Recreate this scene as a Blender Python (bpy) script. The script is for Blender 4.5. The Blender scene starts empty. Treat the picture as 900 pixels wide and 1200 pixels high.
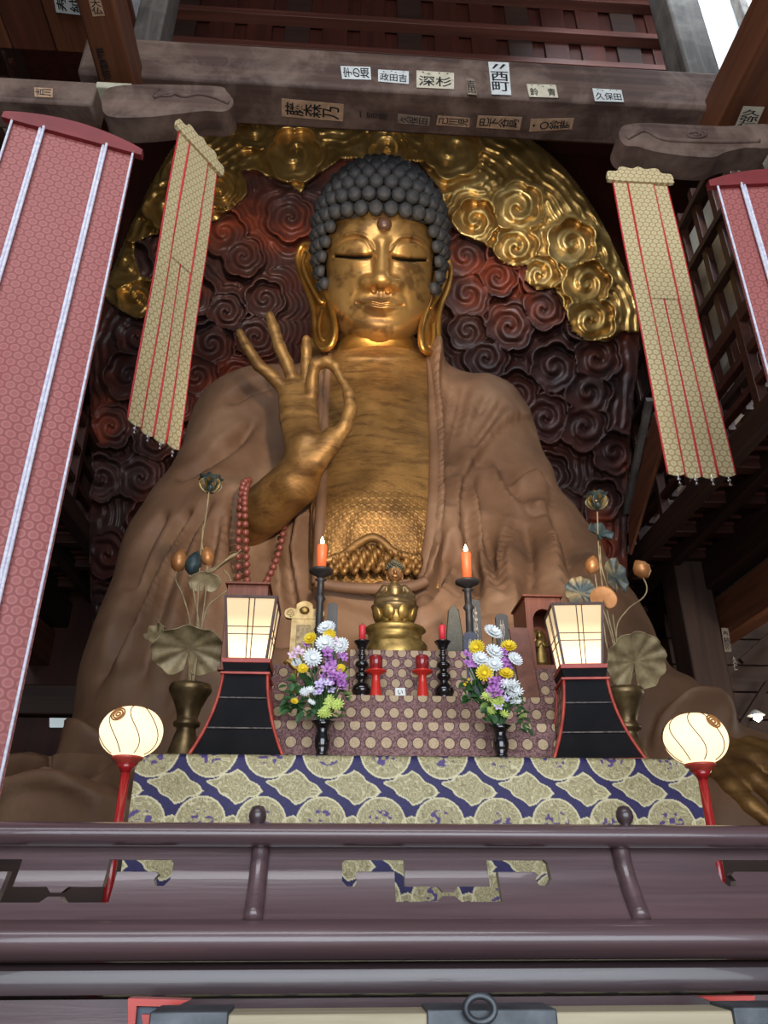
import bpy, math, random
import numpy as np
from math import sin, cos, pi, radians, atan2, sqrt
from mathutils import Vector
from mathutils.geometry import tessellate_polygon
random.seed(7); rng = np.random.default_rng(7)
SC = bpy.context.scene
COL = SC.collection
# ------------------------------------------------------------ camera model (900 x 1200 frame)
FPX, TH, PSI = 900.0, radians(26.57), radians(3.5)
CAM = np.array([-0.5, 0.0, 1.6])
FW = np.array([sin(PSI)*cos(TH), cos(PSI)*cos(TH), sin(TH)])
RT = np.array([cos(PSI), -sin(PSI), 0.0])
UP = np.cross(RT, FW)
def P(px, py, Y):
    """world point seen at pixel (px,py) of the 900x1200 frame, lying at world depth y=Y"""
    px = np.asarray(px, float); py = np.asarray(py, float); Y = np.asarray(Y, float)
    d = (px-450)[..., None]/FPX*RT - (py-600)[..., None]/FPX*UP + FW
    t = (Y-CAM[1])/d[..., 1]
    return CAM + d*t[..., None]
def proj(V):
    V = np.asarray(V, float)-CAM
    z = V@FW
    return 450+FPX*(V@RT)/z, 600-FPX*(V@UP)/z
def depth(V): return (np.asarray(V, float)-CAM)@FW
cd = bpy.data.cameras.new('camera'); co = bpy.data.objects.new('camera', cd); COL.objects.link(co)
cd.sensor_fit = 'VERTICAL'; cd.sensor_height = 36; cd.lens = 36*FPX/1200; cd.clip_end = 200; cd.clip_start = 0.02
from mathutils import Matrix
co.matrix_world = Matrix(((RT[0], UP[0], -FW[0], CAM[0]), (RT[1], UP[1], -FW[1], CAM[1]), (RT[2], UP[2], -FW[2], CAM[2]), (0, 0, 0, 1)))
SC.camera = co
SC.view_settings.view_transform = 'Standard'; SC.view_settings.look = 'None'
SC.view_settings.gamma = 1; SC.view_settings.use_curve_mapping = False
SC.view_settings.exposure = 0.0
# ------------------------------------------------------------ mesh builder
def rotm(rx=0, ry=0, rz=0):
    cx, sx, cy, sy, cz, sz = cos(rx), sin(rx), cos(ry), sin(ry), cos(rz), sin(rz)
    X = np.array([[1, 0, 0], [0, cx, -sx], [0, sx, cx]]); Y = np.array([[cy, 0, sy], [0, 1, 0], [-sy, 0, cy]]); Z = np.array([[cz, -sz, 0], [sz, cz, 0], [0, 0, 1]])
    return Z@Y@X
class MB:
    def __init__(s): s.v = []; s.f = []; s.n = 0
    def add(s, V, Fc):
        V = np.asarray(V, float).reshape(-1, 3); s.v.append(V)
        if isinstance(Fc, np.ndarray): Fc = Fc.tolist()
        n = s.n
        s.f += [tuple(i+n for i in f) for f in Fc]; s.n += len(V); return s
    def xf(s, R=None, t=(0, 0, 0), sc=1.0):
        V = np.vstack(s.v)*sc
        if R is not None: V = V@np.asarray(R).T
        s.v = [V+np.asarray(t, float)]; return s
    def merge(s, o, R=None, t=(0, 0, 0), sc=1.0):
        V = np.vstack(o.v)*sc
        if R is not None: V = V@np.asarray(R).T
        return s.add(V+np.asarray(t, float), o.f)
    def box(s, c, d, R=None):
        a = np.array([[x, y, z] for z in (-.5, .5) for y in (-.5, .5) for x in (-.5, .5)])*np.asarray(d, float)
        if R is not None: a = a@np.asarray(R).T
        return s.add(a+np.asarray(c, float), [(0, 2, 3, 1), (4, 5, 7, 6), (0, 1, 5, 4), (2, 6, 7, 3), (0, 4, 6, 2), (1, 3, 7, 5)])
    def hexa(s, q, extr):
        """prism over a 3-d polygon q extruded by vector extr"""
        q = np.asarray(q, float); n = len(q)
        return s.add(np.vstack([q, q+np.asarray(extr, float)]), [tuple(range(n))[::-1], tuple(range(n, 2*n))]+[(i, (i+1) % n, n+(i+1) % n, n+i) for i in range(n)])
    def beam(s, a, b, w, h, up=(0, 0, 1)):
        a = np.asarray(a, float); b = np.asarray(b, float); d = b-a; L = np.linalg.norm(d); d = d/L
        u = np.asarray(up, float); r = np.cross(d, u); r /= np.linalg.norm(r); u = np.cross(r, d)
        q = [a-r*w/2-u*h/2, a+r*w/2-u*h/2, a+r*w/2+u*h/2, a-r*w/2+u*h/2]
        return s.hexa(q, d*L)
    def lathe(s, prof, seg=24, c=(0, 0, 0), sx=1, sy=1, R=None):
        prof = np.asarray(prof, float); n = len(prof); t = np.arange(seg)*2*pi/seg
        V = np.stack([np.outer(prof[:, 0], np.cos(t))*sx, np.outer(prof[:, 0], np.sin(t))*sy, np.repeat(prof[:, 1][:, None], seg, 1)], -1).reshape(-1, 3)
        if R is not None: V = V@np.asarray(R).T
        fs = [(i*seg+j, i*seg+(j+1) % seg, (i+1)*seg+(j+1) % seg, (i+1)*seg+j) for i in range(n-1) for j in range(seg)]
        if prof[0, 0] > 1e-6: fs.append(tuple(range(seg))[::-1])
        if prof[-1, 0] > 1e-6: fs.append(tuple((n-1)*seg+j for j in range(seg)))
        return s.add(V+np.asarray(c, float), fs)
    def ball(s, c, r, seg=12, R=None):
        r = np.ones(3)*r; k = max(4, seg//2)
        pr = [(max(1e-5, sin(pi*i/k)), -cos(pi*i/k)) for i in range(k+1)]
        m = MB().lathe(pr, seg); V = np.vstack(m.v)*r
        if R is not None: V = V@np.asarray(R).T
        return s.add(V+np.asarray(c, float), m.f)
    def tube(s, pts, r, seg=10, flat=1.0, closed=False, nrm=None):
        pts = np.asarray(pts, float); n = len(pts); r = np.ones(n)*np.asarray(r, float)
        tg = np.gradient(pts, axis=0)
        if closed: tg = np.roll(pts, -1, 0)-np.roll(pts, 1, 0)
        tg /= np.linalg.norm(tg, axis=1)[:, None]+1e-12
        u = np.array(nrm if nrm is not None else (0.13, 0.21, 0.97)); V = []
        for i in range(n):
            u = u-tg[i]*np.dot(u, tg[i])
            if np.linalg.norm(u) < 1e-6: u = np.array([1., 0.1, 0])-tg[i]*tg[i][0]
            u = u/np.linalg.norm(u); w = np.cross(tg[i], u)
            for j in range(seg):
                a = 2*pi*j/seg; V.append(pts[i]+r[i]*(cos(a)*u*flat+sin(a)*w))
        m = n if closed else n-1
        fs = [(i*seg+j, i*seg+(j+1) % seg, ((i+1) % n)*seg+(j+1) % seg, ((i+1) % n)*seg+j) for i in range(m) for j in range(seg)]
        if not closed: fs += [tuple(range(seg))[::-1], tuple((n-1)*seg+j for j in range(seg))]
        return s.add(V, fs)
    def plate(s, outer, holes=(), th=0.02, M=None, t=(0, 0, 0)):
        """flat 2-d outline (x,z) with holes -> slab of thickness th along +y; M maps (x,y,z)"""
        loops = [list(outer)]+[list(h) for h in holes]
        tri = tessellate_polygon([[Vector((a, b, 0)) for a, b in l] for l in loops])
        pts = np.array([p for l in loops for p in l]); n = len(pts)
        V = np.vstack([np.c_[pts[:, 0], np.zeros(n), pts[:, 1]], np.c_[pts[:, 0], np.full(n, th), pts[:, 1]]])
        fs = [tuple(x) for x in tri]+[tuple(i+n for i in x[::-1]) for x in tri]; o = 0
        for l in loops:
            k = len(l); fs += [(o+i, o+(i+1) % k, n+o+(i+1) % k, n+o+i) for i in range(k)]; o += k
        if M is not None: V = V@np.asarray(M).T
        return s.add(V+np.asarray(t, float), fs)
    def grid(s, G, flip=False):
        G = np.asarray(G, float); a, b = G.shape[:2]; I = np.arange(a*b).reshape(a, b)
        q = np.stack([I[:-1, :-1], I[:-1, 1:], I[1:, 1:], I[1:, :-1]], -1).reshape(-1, 4)
        if flip: q = q[:, ::-1]
        return s.add(G.reshape(-1, 3), q)
def spline(pts, n=40, closed=False):
    p = np.asarray(pts, float); 
    if closed: p = np.vstack([p, p[:1]])
    k = len(p)-1; out = []
    ts = np.linspace(0, k, n, endpoint=not closed)
    for t in ts:
        i = min(int(t), k-1); u = t-i
        if closed: a, b, c, d = p[(i-1) % k], p[i % k], p[(i+1) % k], p[(i+2) % k]
        else: a, b, c, d = p[max(i-1, 0)], p[i], p[i+1], p[min(i+2, k)]
        out.append(.5*((2*b)+(-a+c)*u+(2*a-5*b+4*c-d)*u*u+(-a+3*b-3*c+d)*u**3))
    return np.array(out)
def mesh_data(name, V, Fc, smooth):
    me = bpy.data.meshes.new(name); V = np.asarray(V, np.float32)
    if isinstance(Fc, np.ndarray):
        nf, k = Fc.shape
        me.vertices.add(len(V)); me.vertices.foreach_set('co', V.ravel())
        me.loops.add(nf*k); me.loops.foreach_set('vertex_index', Fc.ravel().astype(np.int32))
        me.polygons.add(nf); me.polygons.foreach_set('loop_start', (np.arange(nf)*k).astype(np.int32))
        me.update(calc_edges=True); me.validate()
    else: me.from_pydata(V.tolist(), [], Fc)
    if smooth: me.polygons.foreach_set('use_smooth', np.ones(len(me.polygons), bool))
    me.update(); return me
WL = {}
def mk(name, m, mat, parent=None, smooth=False, world=False, loc=None, bevel=0, auto=None, colors=None, uv=None):
    if isinstance(m, MB): V, Fc = np.vstack(m.v), m.f
    else: V, Fc = m
    V = np.asarray(V, float)
    root = parent
    while root is not None and root.parent is not None: root = root.parent
    if parent is None:
        o_loc = np.asarray(loc if loc is not None else ((V.min(0)+V.max(0))/2*[1, 1, 0]+[0, 0, V[:, 2].min()]), float)
        if world or loc is None: V = V-o_loc
    else:
        o_loc = np.zeros(3)
        if world: V = V-np.asarray(WL[root.name])
    me = mesh_data(name, V, Fc, smooth)
    if mat is not None:
        for x in (mat if isinstance(mat, (list, tuple)) else [mat]): me.materials.append(x)
    if colors is not None:
        at = me.color_attributes.new('Col', 'FLOAT_COLOR', 'POINT'); c = np.ones((len(V), 4), np.float32); c[:, :3] = colors; at.data.foreach_set('color', c.ravel())
    if uv is not None:
        ul = me.uv_layers.new(name='UVMap'); li = np.zeros(len(me.loops), np.int32); me.loops.foreach_get('vertex_index', li)
        ul.data.foreach_set('uv', np.asarray(uv, np.float32)[li].ravel())
    o = bpy.data.objects.new(name, me); COL.objects.link(o); o.location = o_loc
    if parent is not None: o.parent = parent
    else: WL[o.name] = o_loc
    if bevel:
        b = o.modifiers.new('bevel', 'BEVEL'); b.width = bevel; b.segments = 2; b.limit_method = 'ANGLE'; b.angle_limit = radians(40)
        me.polygons.foreach_set('use_smooth', np.ones(len(me.polygons), bool)); me.set_sharp_from_angle(angle=radians(50))
    elif auto: me.polygons.foreach_set('use_smooth', np.ones(len(me.polygons), bool)); me.set_sharp_from_angle(angle=radians(auto))
    return o
def tag(o, label=None, cat=None, group=None, kind=None):
    if label: o['label'] = label
    if cat: o['category'] = cat
    if group: o['group'] = group
    if kind: o['kind'] = kind
    return o
def thing(name, label, cat, loc=(0, 0, 0), group=None, rz=0):
    o = bpy.data.objects.new(name, None); COL.objects.link(o); o.location = loc; o.rotation_euler = (0, 0, rz); o.empty_display_size = .1
    WL[o.name] = np.asarray(loc, float); return tag(o, label, cat, group)
def copy_tree(o, parent=None):
    c = o.copy(); COL.objects.link(c)
    c.parent = parent
    for ch in list(o.children): copy_tree(ch, c)
    return c
def place(o, loc, label=None, group=None, rz=0, sc=1.0):
    o.location = loc; o.rotation_euler = (0, 0, rz); o.scale = (sc,)*3
    if label: o['label'] = label
    if group: o['group'] = group
    return o
# ------------------------------------------------------------ materials
def rgb(r, g, b):
    f = lambda c: (c/255/12.92 if c/255 <= .04045 else ((c/255+.055)/1.055)**2.4)
    return (f(r), f(g), f(b), 1)
class NT:
    def __init__(s, name):
        s.m = bpy.data.materials.new(name); s.m.use_nodes = True; s.t = s.m.node_tree; s.b = s.t.nodes['Principled BSDF']; s.tc = None
    def n(s, ty, **k):
        x = s.t.nodes.new(ty)
        for a, b in k.items():
            if a.startswith('_'): x.inputs[a[1:].replace('_', ' ')].default_value = b
            else: setattr(x, a, b)
        return x
    def l(s, a, b): s.t.links.new(a, b)
    def obj(s, sc=(1, 1, 1), rot=(0, 0, 0), out='Object'):
        tc = s.n('ShaderNodeTexCoord'); mp = s.n('ShaderNodeMapping'); s.l(tc.outputs[out], mp.inputs[0])
        mp.inputs['Scale'].default_value = sc; mp.inputs['Rotation'].default_value = rot; return mp.outputs[0]
    def noise(s, vec, scale=5, det=5, dist=0, rough=.55):
        n = s.n('ShaderNodeTexNoise'); n.inputs['Scale'].default_value = scale; n.inputs['Detail'].default_value = det; n.inputs['Distortion'].default_value = dist; n.inputs['Roughness'].default_value = rough
        s.l(vec, n.inputs['Vector']); return n.outputs[0]
    def ramp(s, fac, stops):
        r = s.n('ShaderNodeValToRGB'); e = r.color_ramp.elements
        while len(e) < len(stops): e.new(.5)
        for i, (p, c) in enumerate(stops): e[i].position = p; e[i].color = c if len(c) == 4 else (*c, 1)
        s.l(fac, r.inputs[0]); return r.outputs[0]
    def math(s, op, a, b=None, c=None):
        x = s.n('ShaderNodeMath', operation=op)
        for i, v in enumerate((a, b, c)):
            if v is None: continue
            if isinstance(v, (int, float)): x.inputs[i].default_value = v
            else: s.l(v, x.inputs[i])
        return x.outputs[0]
    def mix(s, fac, a, b, bt='MIX'):
        x = s.n('ShaderNodeMix', data_type='RGBA', blend_type=bt)
        for sock, v in ((x.inputs[0], fac), (x.inputs[6], a), (x.inputs[7], b)):
            if isinstance(v, (int, float)): sock.default_value = v
            elif isinstance(v, tuple): sock.default_value = v if len(v) == 4 else (*v, 1)
            else: s.l(v, sock)
        return x.outputs[2]
    def bump(s, h, st=.3, dist=.02):
        x = s.n('ShaderNodeBump'); x.inputs['Strength'].default_value = st; x.inputs['Distance'].default_value = dist; s.l(h, x.inputs['Height']); s.l(x.outputs[0], s.b.inputs['Normal']); return x
    def fin(s, col=None, rough=.6, metal=0., spec=.5, coat=0):
        b = s.b
        for k, v in (('Base Color', col), ('Roughness', rough), ('Metallic', metal), ('Specular IOR Level', spec), ('Coat Weight', coat)):
            if v is None: continue
            if isinstance(v, (int, float, tuple)): b.inputs[k].default_value = v
            else: s.l(v, b.inputs[k])
        return s.m
MATS = {}
def speck(name, c1, c2, scale=4, rough=.6, metal=0., bump=.2, dist=.02, bscale=None, spec=.5, lo=.35, hi=.65, coat=0, stretch=(1, 1, 1)):
    if name in MATS: return MATS[name]
    t = NT(name); v = t.obj(stretch); f = t.noise(v, scale, 6); c = t.ramp(f, [(lo, c1), (hi, c2)])
    if bump: t.bump(t.noise(v, bscale or scale*6, 5), bump, dist)
    MATS[name] = t.fin(c, rough, metal, spec, coat); return MATS[name]
def wood(name, c1, c2, axis=0, scale=1.0, rough=.6, bump=.25, spec=.4, coat=0, dust=None, streak=14):
    """grain running along the given axis"""
    if name in MATS: return MATS[name]
    t = NT(name); s = [streak*scale]*3; s[axis] = .6*scale; v = t.obj(tuple(s))
    f = t.noise(v, 1.0, 7, .6, .6); big = t.noise(t.obj((.8*scale,)*3), 1.3, 4)
    c = t.ramp(f, [(.3, c1), (.7, c2)]); c = t.mix(t.math('MULTIPLY', big, .55), c, c1)
    if dust is not None:
        d = t.noise(t.obj((1.5*scale,)*3), 2.2, 8, .4, .65); c = t.mix(t.ramp(d, [(.45, (0, 0, 0, 1)), (.72, (.75, .75, .75, 1))]), c, dust)
    t.bump(f, bump, .01); MATS[name] = t.fin(c, rough, 0, spec, coat); return MATS[name]
def flat(name, c, rough=.6, metal=0., spec=.5, coat=0, em=0, emc=None):
    if name in MATS: return MATS[name]
    t = NT(name); m = t.fin(c, rough, metal, spec, coat)
    if em: t.b.inputs['Emission Color'].default_value = emc or c; t.b.inputs['Emission Strength'].default_value = em
    MATS[name] = m; return m
def vcol(name, rough=.8, bump=0, bscale=200, metal=0., spec=.3, sheen=0):
    if name in MATS: return MATS[name]
    t = NT(name); a = t.n('ShaderNodeAttribute', attribute_name='Col')
    if bump: t.bump(t.noise(t.obj(), bscale, 3), bump, .002)
    m = t.fin(a.outputs[0], rough, metal, spec); MATS[name] = m; return m
# ------------------------------------------------------------ implicit surfaces
def smin(a, b, k):
    h = np.clip(.5+.5*(b-a)/k, 0, 1); return b*(1-h)+a*h-k*h*(1-h)
def cap(X, Y, Z, a, b, ra, rb):
    a = np.asarray(a, np.float32); b = np.asarray(b, np.float32); d = b-a; L = float((d*d).sum())+1e-9
    px, py, pz = X-a[0], Y-a[1], Z-a[2]
    t = np.clip((px*d[0]+py*d[1]+pz*d[2])/L, 0, 1)
    return np.sqrt((px-d[0]*t)**2+(py-d[1]*t)**2+(pz-d[2]*t)**2)-(ra+(rb-ra)*t)
def ell(X, Y, Z, c, r):
    k0 = np.sqrt(((X-c[0])/r[0])**2+((Y-c[1])/r[1])**2+((Z-c[2])/r[2])**2)
    return (k0-1)*min(r)
def nets(f, lo, hi, h):
    lo = np.asarray(lo, float); hi = np.asarray(hi, float); N = np.ceil((hi-lo)/h).astype(int)+1
    ax = [(lo[i]+h*np.arange(N[i])).astype(np.float32) for i in range(3)]
    S = np.empty(N, np.float32)
    step = max(1, int(1.5e6/(N[1]*N[2])))
    for i in range(0, N[0], step):
        X, Y, Z = np.meshgrid(ax[0][i:i+step], ax[1], ax[2], indexing='ij'); S[i:i+step] = f(X, Y, Z)
    B = S < 0
    c0 = B[:-1, :-1, :-1]; any_ = np.zeros_like(c0); all_ = np.ones_like(c0)
    for dx in (0, 1):
        for dy in (0, 1):
            for dz in (0, 1):
                s = B[dx:N[0]-1+dx, dy:N[1]-1+dy, dz:N[2]-1+dz]; any_ |= s; all_ &= s
    cells = np.argwhere(any_ & ~all_); idx = np.full(c0.shape, -1, np.int64); idx[tuple(cells.T)] = np.arange(len(cells))
    acc = np.zeros((len(cells), 3)); cnt = np.zeros(len(cells))
    corners = [(a, b, c) for a in (0, 1) for b in (0, 1) for c in (0, 1)]
    for p in corners:
        for q in corners:
            if sum(abs(np.array(p)-q)) == 1 and p < q:
                sp = S[cells[:, 0]+p[0], cells[:, 1]+p[1], cells[:, 2]+p[2]]; sq = S[cells[:, 0]+q[0], cells[:, 1]+q[1], cells[:, 2]+q[2]]
                m = (sp < 0) != (sq < 0); t = np.where(m, sp/np.where(m, sp-sq, 1), 0)
                pt = np.array(p)+t[:, None]*(np.array(q)-np.array(p)); acc += pt*m[:, None]; cnt += m
    V = lo+h*(cells+acc/cnt[:, None]); F_ = []
    for d in range(3):
        e = np.roll([1, 0, 0], d); sl0 = [slice(1, N[i]-1) for i in range(3)]; sl0[d] = slice(0, N[d]-1)
        sl1 = list(sl0); sl1[d] = slice(1, N[d])
        a = B[tuple(sl0)]; b = B[tuple(sl1)]; off = np.array([1, 1, 1]); off[d] = 0
        for mask, fl in ((a & ~b, False), (~a & b, True)):
            k = np.argwhere(mask)+off
            u = np.roll([0, 1, 0], d); w = np.roll([0, 0, 1], d)
            q = np.stack([idx[tuple((k-u-w).T)], idx[tuple((k-w).T)], idx[tuple(k.T)], idx[tuple((k-u).T)]], -1)
            F_.append(q if not fl else q[:, ::-1])
    Q = np.vstack(F_); return V, Q[(Q >= 0).all(1)]
def normals(V, Q):
    a = V[Q[:, 2]]-V[Q[:, 0]]; b = V[Q[:, 3]]-V[Q[:, 1]]; n = np.cross(a, b); N = np.zeros_like(V)
    for i in range(4): np.add.at(N, Q[:, i], n)
    return N/(np.linalg.norm(N, axis=1)[:, None]+1e-12)
def submesh(V, Q, mask):
    q = Q[mask]; u, inv = np.unique(q, return_inverse=True); return V[u], inv.reshape(q.shape), u
def pdist(x, y, line):
    """distance from points to a 2-d polyline, parameter 0..1 along it and the signed side"""
    line = np.asarray(line, float); best = np.full(x.shape, 1e9); par = np.zeros(x.shape); sd = np.zeros(x.shape)
    seg = np.linalg.norm(np.diff(line, axis=0), axis=1); cum = np.r_[0, np.cumsum(seg)]
    for i in range(len(line)-1):
        a, b = line[i], line[i+1]; d = b-a; L = (d*d).sum()+1e-9
        t = np.clip(((x-a[0])*d[0]+(y-a[1])*d[1])/L, 0, 1); dx, dy = x-a[0]-d[0]*t, y-a[1]-d[1]*t
        q = np.hypot(dx, dy); m = q < best; best[m] = q[m]; par[m] = ((cum[i]+t*seg[i])/cum[-1])[m]; sd[m] = (d[0]*dy-d[1]*dx)[m]
    return best, par, np.sign(sd)
def inpoly(x, y, poly):
    poly = np.asarray(poly, float); r = np.zeros(np.shape(x), bool); j = len(poly)-1
    for i in range(len(poly)):
        xi, yi = poly[i]; xj, yj = poly[j]
        c = ((yi > y) != (yj > y)) & (x < (xj-xi)*(y-yi)/(yj-yi+1e-12)+xi); r ^= c; j = i
    return r
def sstep(a, b, x): t = np.clip((x-a)/(b-a), 0, 1); return t*t*(3-2*t)
def vnoise(x, y, seed=0):
    """smooth value noise, vectorised"""
    xi = np.floor(x).astype(np.int64); yi = np.floor(y).astype(np.int64); fx = x-xi; fy = y-yi; fx = fx*fx*(3-2*fx); fy = fy*fy*(3-2*fy)
    def h(a, b):
        n = (a*374761393+b*668265263+seed*974711) & 0x7fffffff; n = ((n ^ (n >> 13))*1274126177) & 0x7fffffff; return ((n ^ (n >> 16)) & 0xffff)/65535.
    return (h(xi, yi)*(1-fx)+h(xi+1, yi)*fx)*(1-fy)+(h(xi, yi+1)*(1-fx)+h(xi+1, yi+1)*fx)*fy
# ============================================================ GIANT BUDDHA
gold = speck('statue_gold', rgb(128, 88, 40), rgb(196, 146, 72), 2.2, .36, .85, .18, .02, 9, lo=.3, hi=.62)
def gold_worn():
    t = NT('worn_gold'); v = t.obj((1, 1, 1)); st = t.obj((1.2, 1, 4))
    a = t.ramp(t.noise(v, 1.6, 7), [(.3, rgb(116, 84, 46)), (.62, rgb(176, 132, 74))])
    b = t.ramp(t.noise(st, 2.4, 8, .4, .7), [(.47, (0, 0, 0, 1)), (.7, (.9, .9, .9, 1))])
    c = t.mix(b, a, rgb(92, 60, 34)); t.bump(t.noise(v, 12, 6), .3, .02)
    return t.fin(c, t.ramp(t.noise(v, 3, 5), [(.3, (.4,)*3), (.7, (.62,)*3)]), .6)
gworn = gold_worn()
def robe_mat():
    t = NT('robe'); v = t.obj(); geo = t.n('ShaderNodeNewGeometry'); sx = t.n('ShaderNodeSeparateXYZ'); t.l(geo.outputs['Normal'], sx.inputs[0])
    base = t.ramp(t.noise(v, .9, 7, .3), [(.3, rgb(98, 70, 50)), (.55, rgb(126, 94, 70)), (.75, rgb(150, 120, 94))])
    ch = t.ramp(t.noise(v, 2.3, 9, .2, .7), [(.68, (0, 0, 0, 1)), (.72, (.7, .7, .7, 1))]); base = t.mix(ch, base, rgb(158, 130, 108))
    t.bump(t.noise(t.obj((1, 1, .5)), 7, 8), .35, .03)
    return t.fin(base, .62, 0, .35)
robe = robe_mat()
BUD = thing('buddha_statue', 'colossal seated gilded Buddha statue with dark curls and raised right hand', 'statue', tuple(P(445, 800, 9.3)*[1, 1, 0]+[0, 0, 1.9]))
# ---- head frame
HT = radians(30); HC = P(447, 320, 8.45); HS = float(depth(HC))/FPX
Hx = np.array([1., 0, 0]); Hf = np.array([0, -cos(HT), -sin(HT)]); Hu = np.array([0, -sin(HT), cos(HT)]); HY = radians(-2)
def H(x, f, z): # head units -> world, f measured outward, f=60 is the face plane
    x = np.asarray(x, float); return HC+HS*(x[..., None]*Hx+(np.asarray(f, float)-60)[..., None]*Hf+np.asarray(z, float)[..., None]*Hu)
BROW = spline([(-64, 29), (-56, 39), (-42, 45.5), (-26, 44), (-15, 36), (-10, 26)], 24)
SLIT = spline([(-57, 25.5), (-46, 21.6), (-34, 18.8), (-22, 18.0), (-14, 19.0)], 16)
LID = spline([(-58, 26), (-48, 37), (-36, 40), (-22, 37), (-13, 27)], 16)
LIPO = spline([(-27, -34.5), (-19, -33), (-9, -30.5), (0, -33), (9, -30.5), (19, -33), (27, -34.5), (18, -43.5), (8, -47.5), (0, -48), (-8, -47.5), (-18, -43.5)], 60, True)
LIPM = spline([(-27, -34.5), (-18, -37.5), (-8, -37), (0, -38.5), (8, -37), (18, -37.5), (27, -34.5)], 40)
def face_h(x, z):
    ax = -np.abs(x); h = np.zeros_like(x)
    d, _, s = pdist(ax, z, BROW); h += 1.9*np.exp(-(d/2.0)**2)+1.3*sstep(7, 0, d)*(s > 0)-1.0*np.exp(-((d-5)/3)**2)*(s < 0)
    e = ((ax+36)/25)**2+((z-27)/13.5)**2; h += 4.2*np.sqrt(np.clip(1-e, 0, 1))*sstep(16, 20, z)-2.2*np.exp(-((e-1.25)/.35)**2)*(z > 20)
    d, _, _ = pdist(ax, z, LID); h -= .9*np.exp(-(d/1.2)**2)
    d, p, _ = pdist(ax, z, SLIT); h -= 7.5*np.exp(-(d/2.0)**2)
    e2 = ((ax+35)/22)**2+((z-12)/6.5)**2; h += 1.5*np.clip(1-e2, 0, 1)
    e3 = ((ax+36)/27)**2+((z+2)/24)**2; h += 2.5*np.clip(1-e3, 0, 1)
    inn = inpoly(x, z, LIPO); d, _, _ = pdist(x, z, LIPO); h += np.where(inn, 6.2*sstep(0, 7, d)+1.4, 1.2*np.exp(-(d/1.6)**2))
    d, _, _ = pdist(x, z, LIPM); h -= 5.2*np.exp(-(d/1.5)**2)
    h -= 1.2*np.exp(-(x/3.5)**2)*sstep(-33, -28, z)*sstep(-18, -22, z)
    h -= 2.0*np.exp(-((z+53)/4)**2)*np.exp(-(x/20)**2)
    d, _, _ = pdist(ax, z, [(-22, -14), (-30, -26), (-33, -36)]); h -= 1.3*np.exp(-(d/4)**2)
    return h
def head_f(x, f, z):
    d = ell(x, f, z, (0, -8, 38), (68, 70, 74)); d = smin(d, ell(x, f, z, (0, 0, -14), (65, 62, 60)), 16)
    d = smin(d, ell(x, f, z, (0, 12, -44), (46, 48, 36)), 16)
    d = smin(d, ell(x, f, z, (0, 38, -60), (22, 20, 14)), 14)
    ax = np.abs(x)
    d = smin(d, cap(x, f, z, (0, 58, 34), (0, 72, -9), 6.0, 9.5), 9)
    d = smin(d, ell(x, f, z, (0, 75, -12), (11, 8, 7)), 5)
    d = smin(d, ell(ax, f, z, (15, 62, -13), (10, 11, 8)), 7)
    d = np.maximum(d, -ell(ax, f, z, (8.5, 69, -21.5), (5.2, 9, 4.6)))
    return d
HH = .95
V, Q = nets(head_f, (-76, -70, -84), (76, 92, 116), HH)
m = V[:, 1] > 5; N_ = normals(V, Q)
w = sstep(10, 35, V[:, 1]); hh = face_h(V[:, 0], V[:, 2]); V2 = V+N_*[.3, 1, .3]*(hh*w)[:, None]
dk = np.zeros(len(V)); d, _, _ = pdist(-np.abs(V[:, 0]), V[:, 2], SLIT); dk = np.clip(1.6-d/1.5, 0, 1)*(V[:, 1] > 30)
nz = np.array([vnoise(V[:, 0]/s, V[:, 2]/s, i) for i, s in enumerate((30, 12, 5, 2.5))]); nn = (nz*np.array([.4, .3, .2, .1])[:, None]).sum(0)
basec = np.array(rgb(188, 146, 86)[:3]); dc = np.array(rgb(96, 68, 44)[:3])
stain = sstep(.5, .72, nn)*.7+sstep(14, 0, pdist(V[:, 0], V[:, 2], [(14, 54), (30, 60), (52, 56)])[0])*.35*sstep(.35, .6, nz[2])
stain += .35*sstep(3.5, 1, pdist(-np.abs(V[:, 0]), V[:, 2], BROW)[0])
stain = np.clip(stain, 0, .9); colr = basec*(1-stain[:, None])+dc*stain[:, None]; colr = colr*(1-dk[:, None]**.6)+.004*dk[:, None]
tf = NT('face_gold'); a_ = tf.n('ShaderNodeAttribute', attribute_name='Col'); tf.bump(tf.noise(tf.obj(), 14, 6), .12, .02)
face_gold = tf.fin(a_.outputs[0], tf.ramp(tf.noise(tf.obj(), 2.5, 5), [(.3, (.32,)*3), (.7, (.5,)*3)]), .75)
head = mk('head', (H(V2[:, 0], V2[:, 1], V2[:, 2]), Q[:, ::-1]), face_gold, BUD, True, True, colors=colr)
mk('forehead_jewel', MB().ball(H(1.5, 64, 55), [.11, .09, .11], 20), flat('jewel_dark', rgb(84, 58, 44), .35), BUD, True, True)['label'] = 'dark round forehead mark'
# neck
mk('neck', MB().lathe([(.66, -.50), (.68, -.34), (.66, -.24), (.61, -.19), (.63, -.12), (.645, -.04), (.62, .04), (.59, .08), (.62, .3), (.5, .6)], 40, P(441, 404, 9.72), 1.0, .9, rotm(radians(-8))), gold, BUD, True, True)
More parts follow.
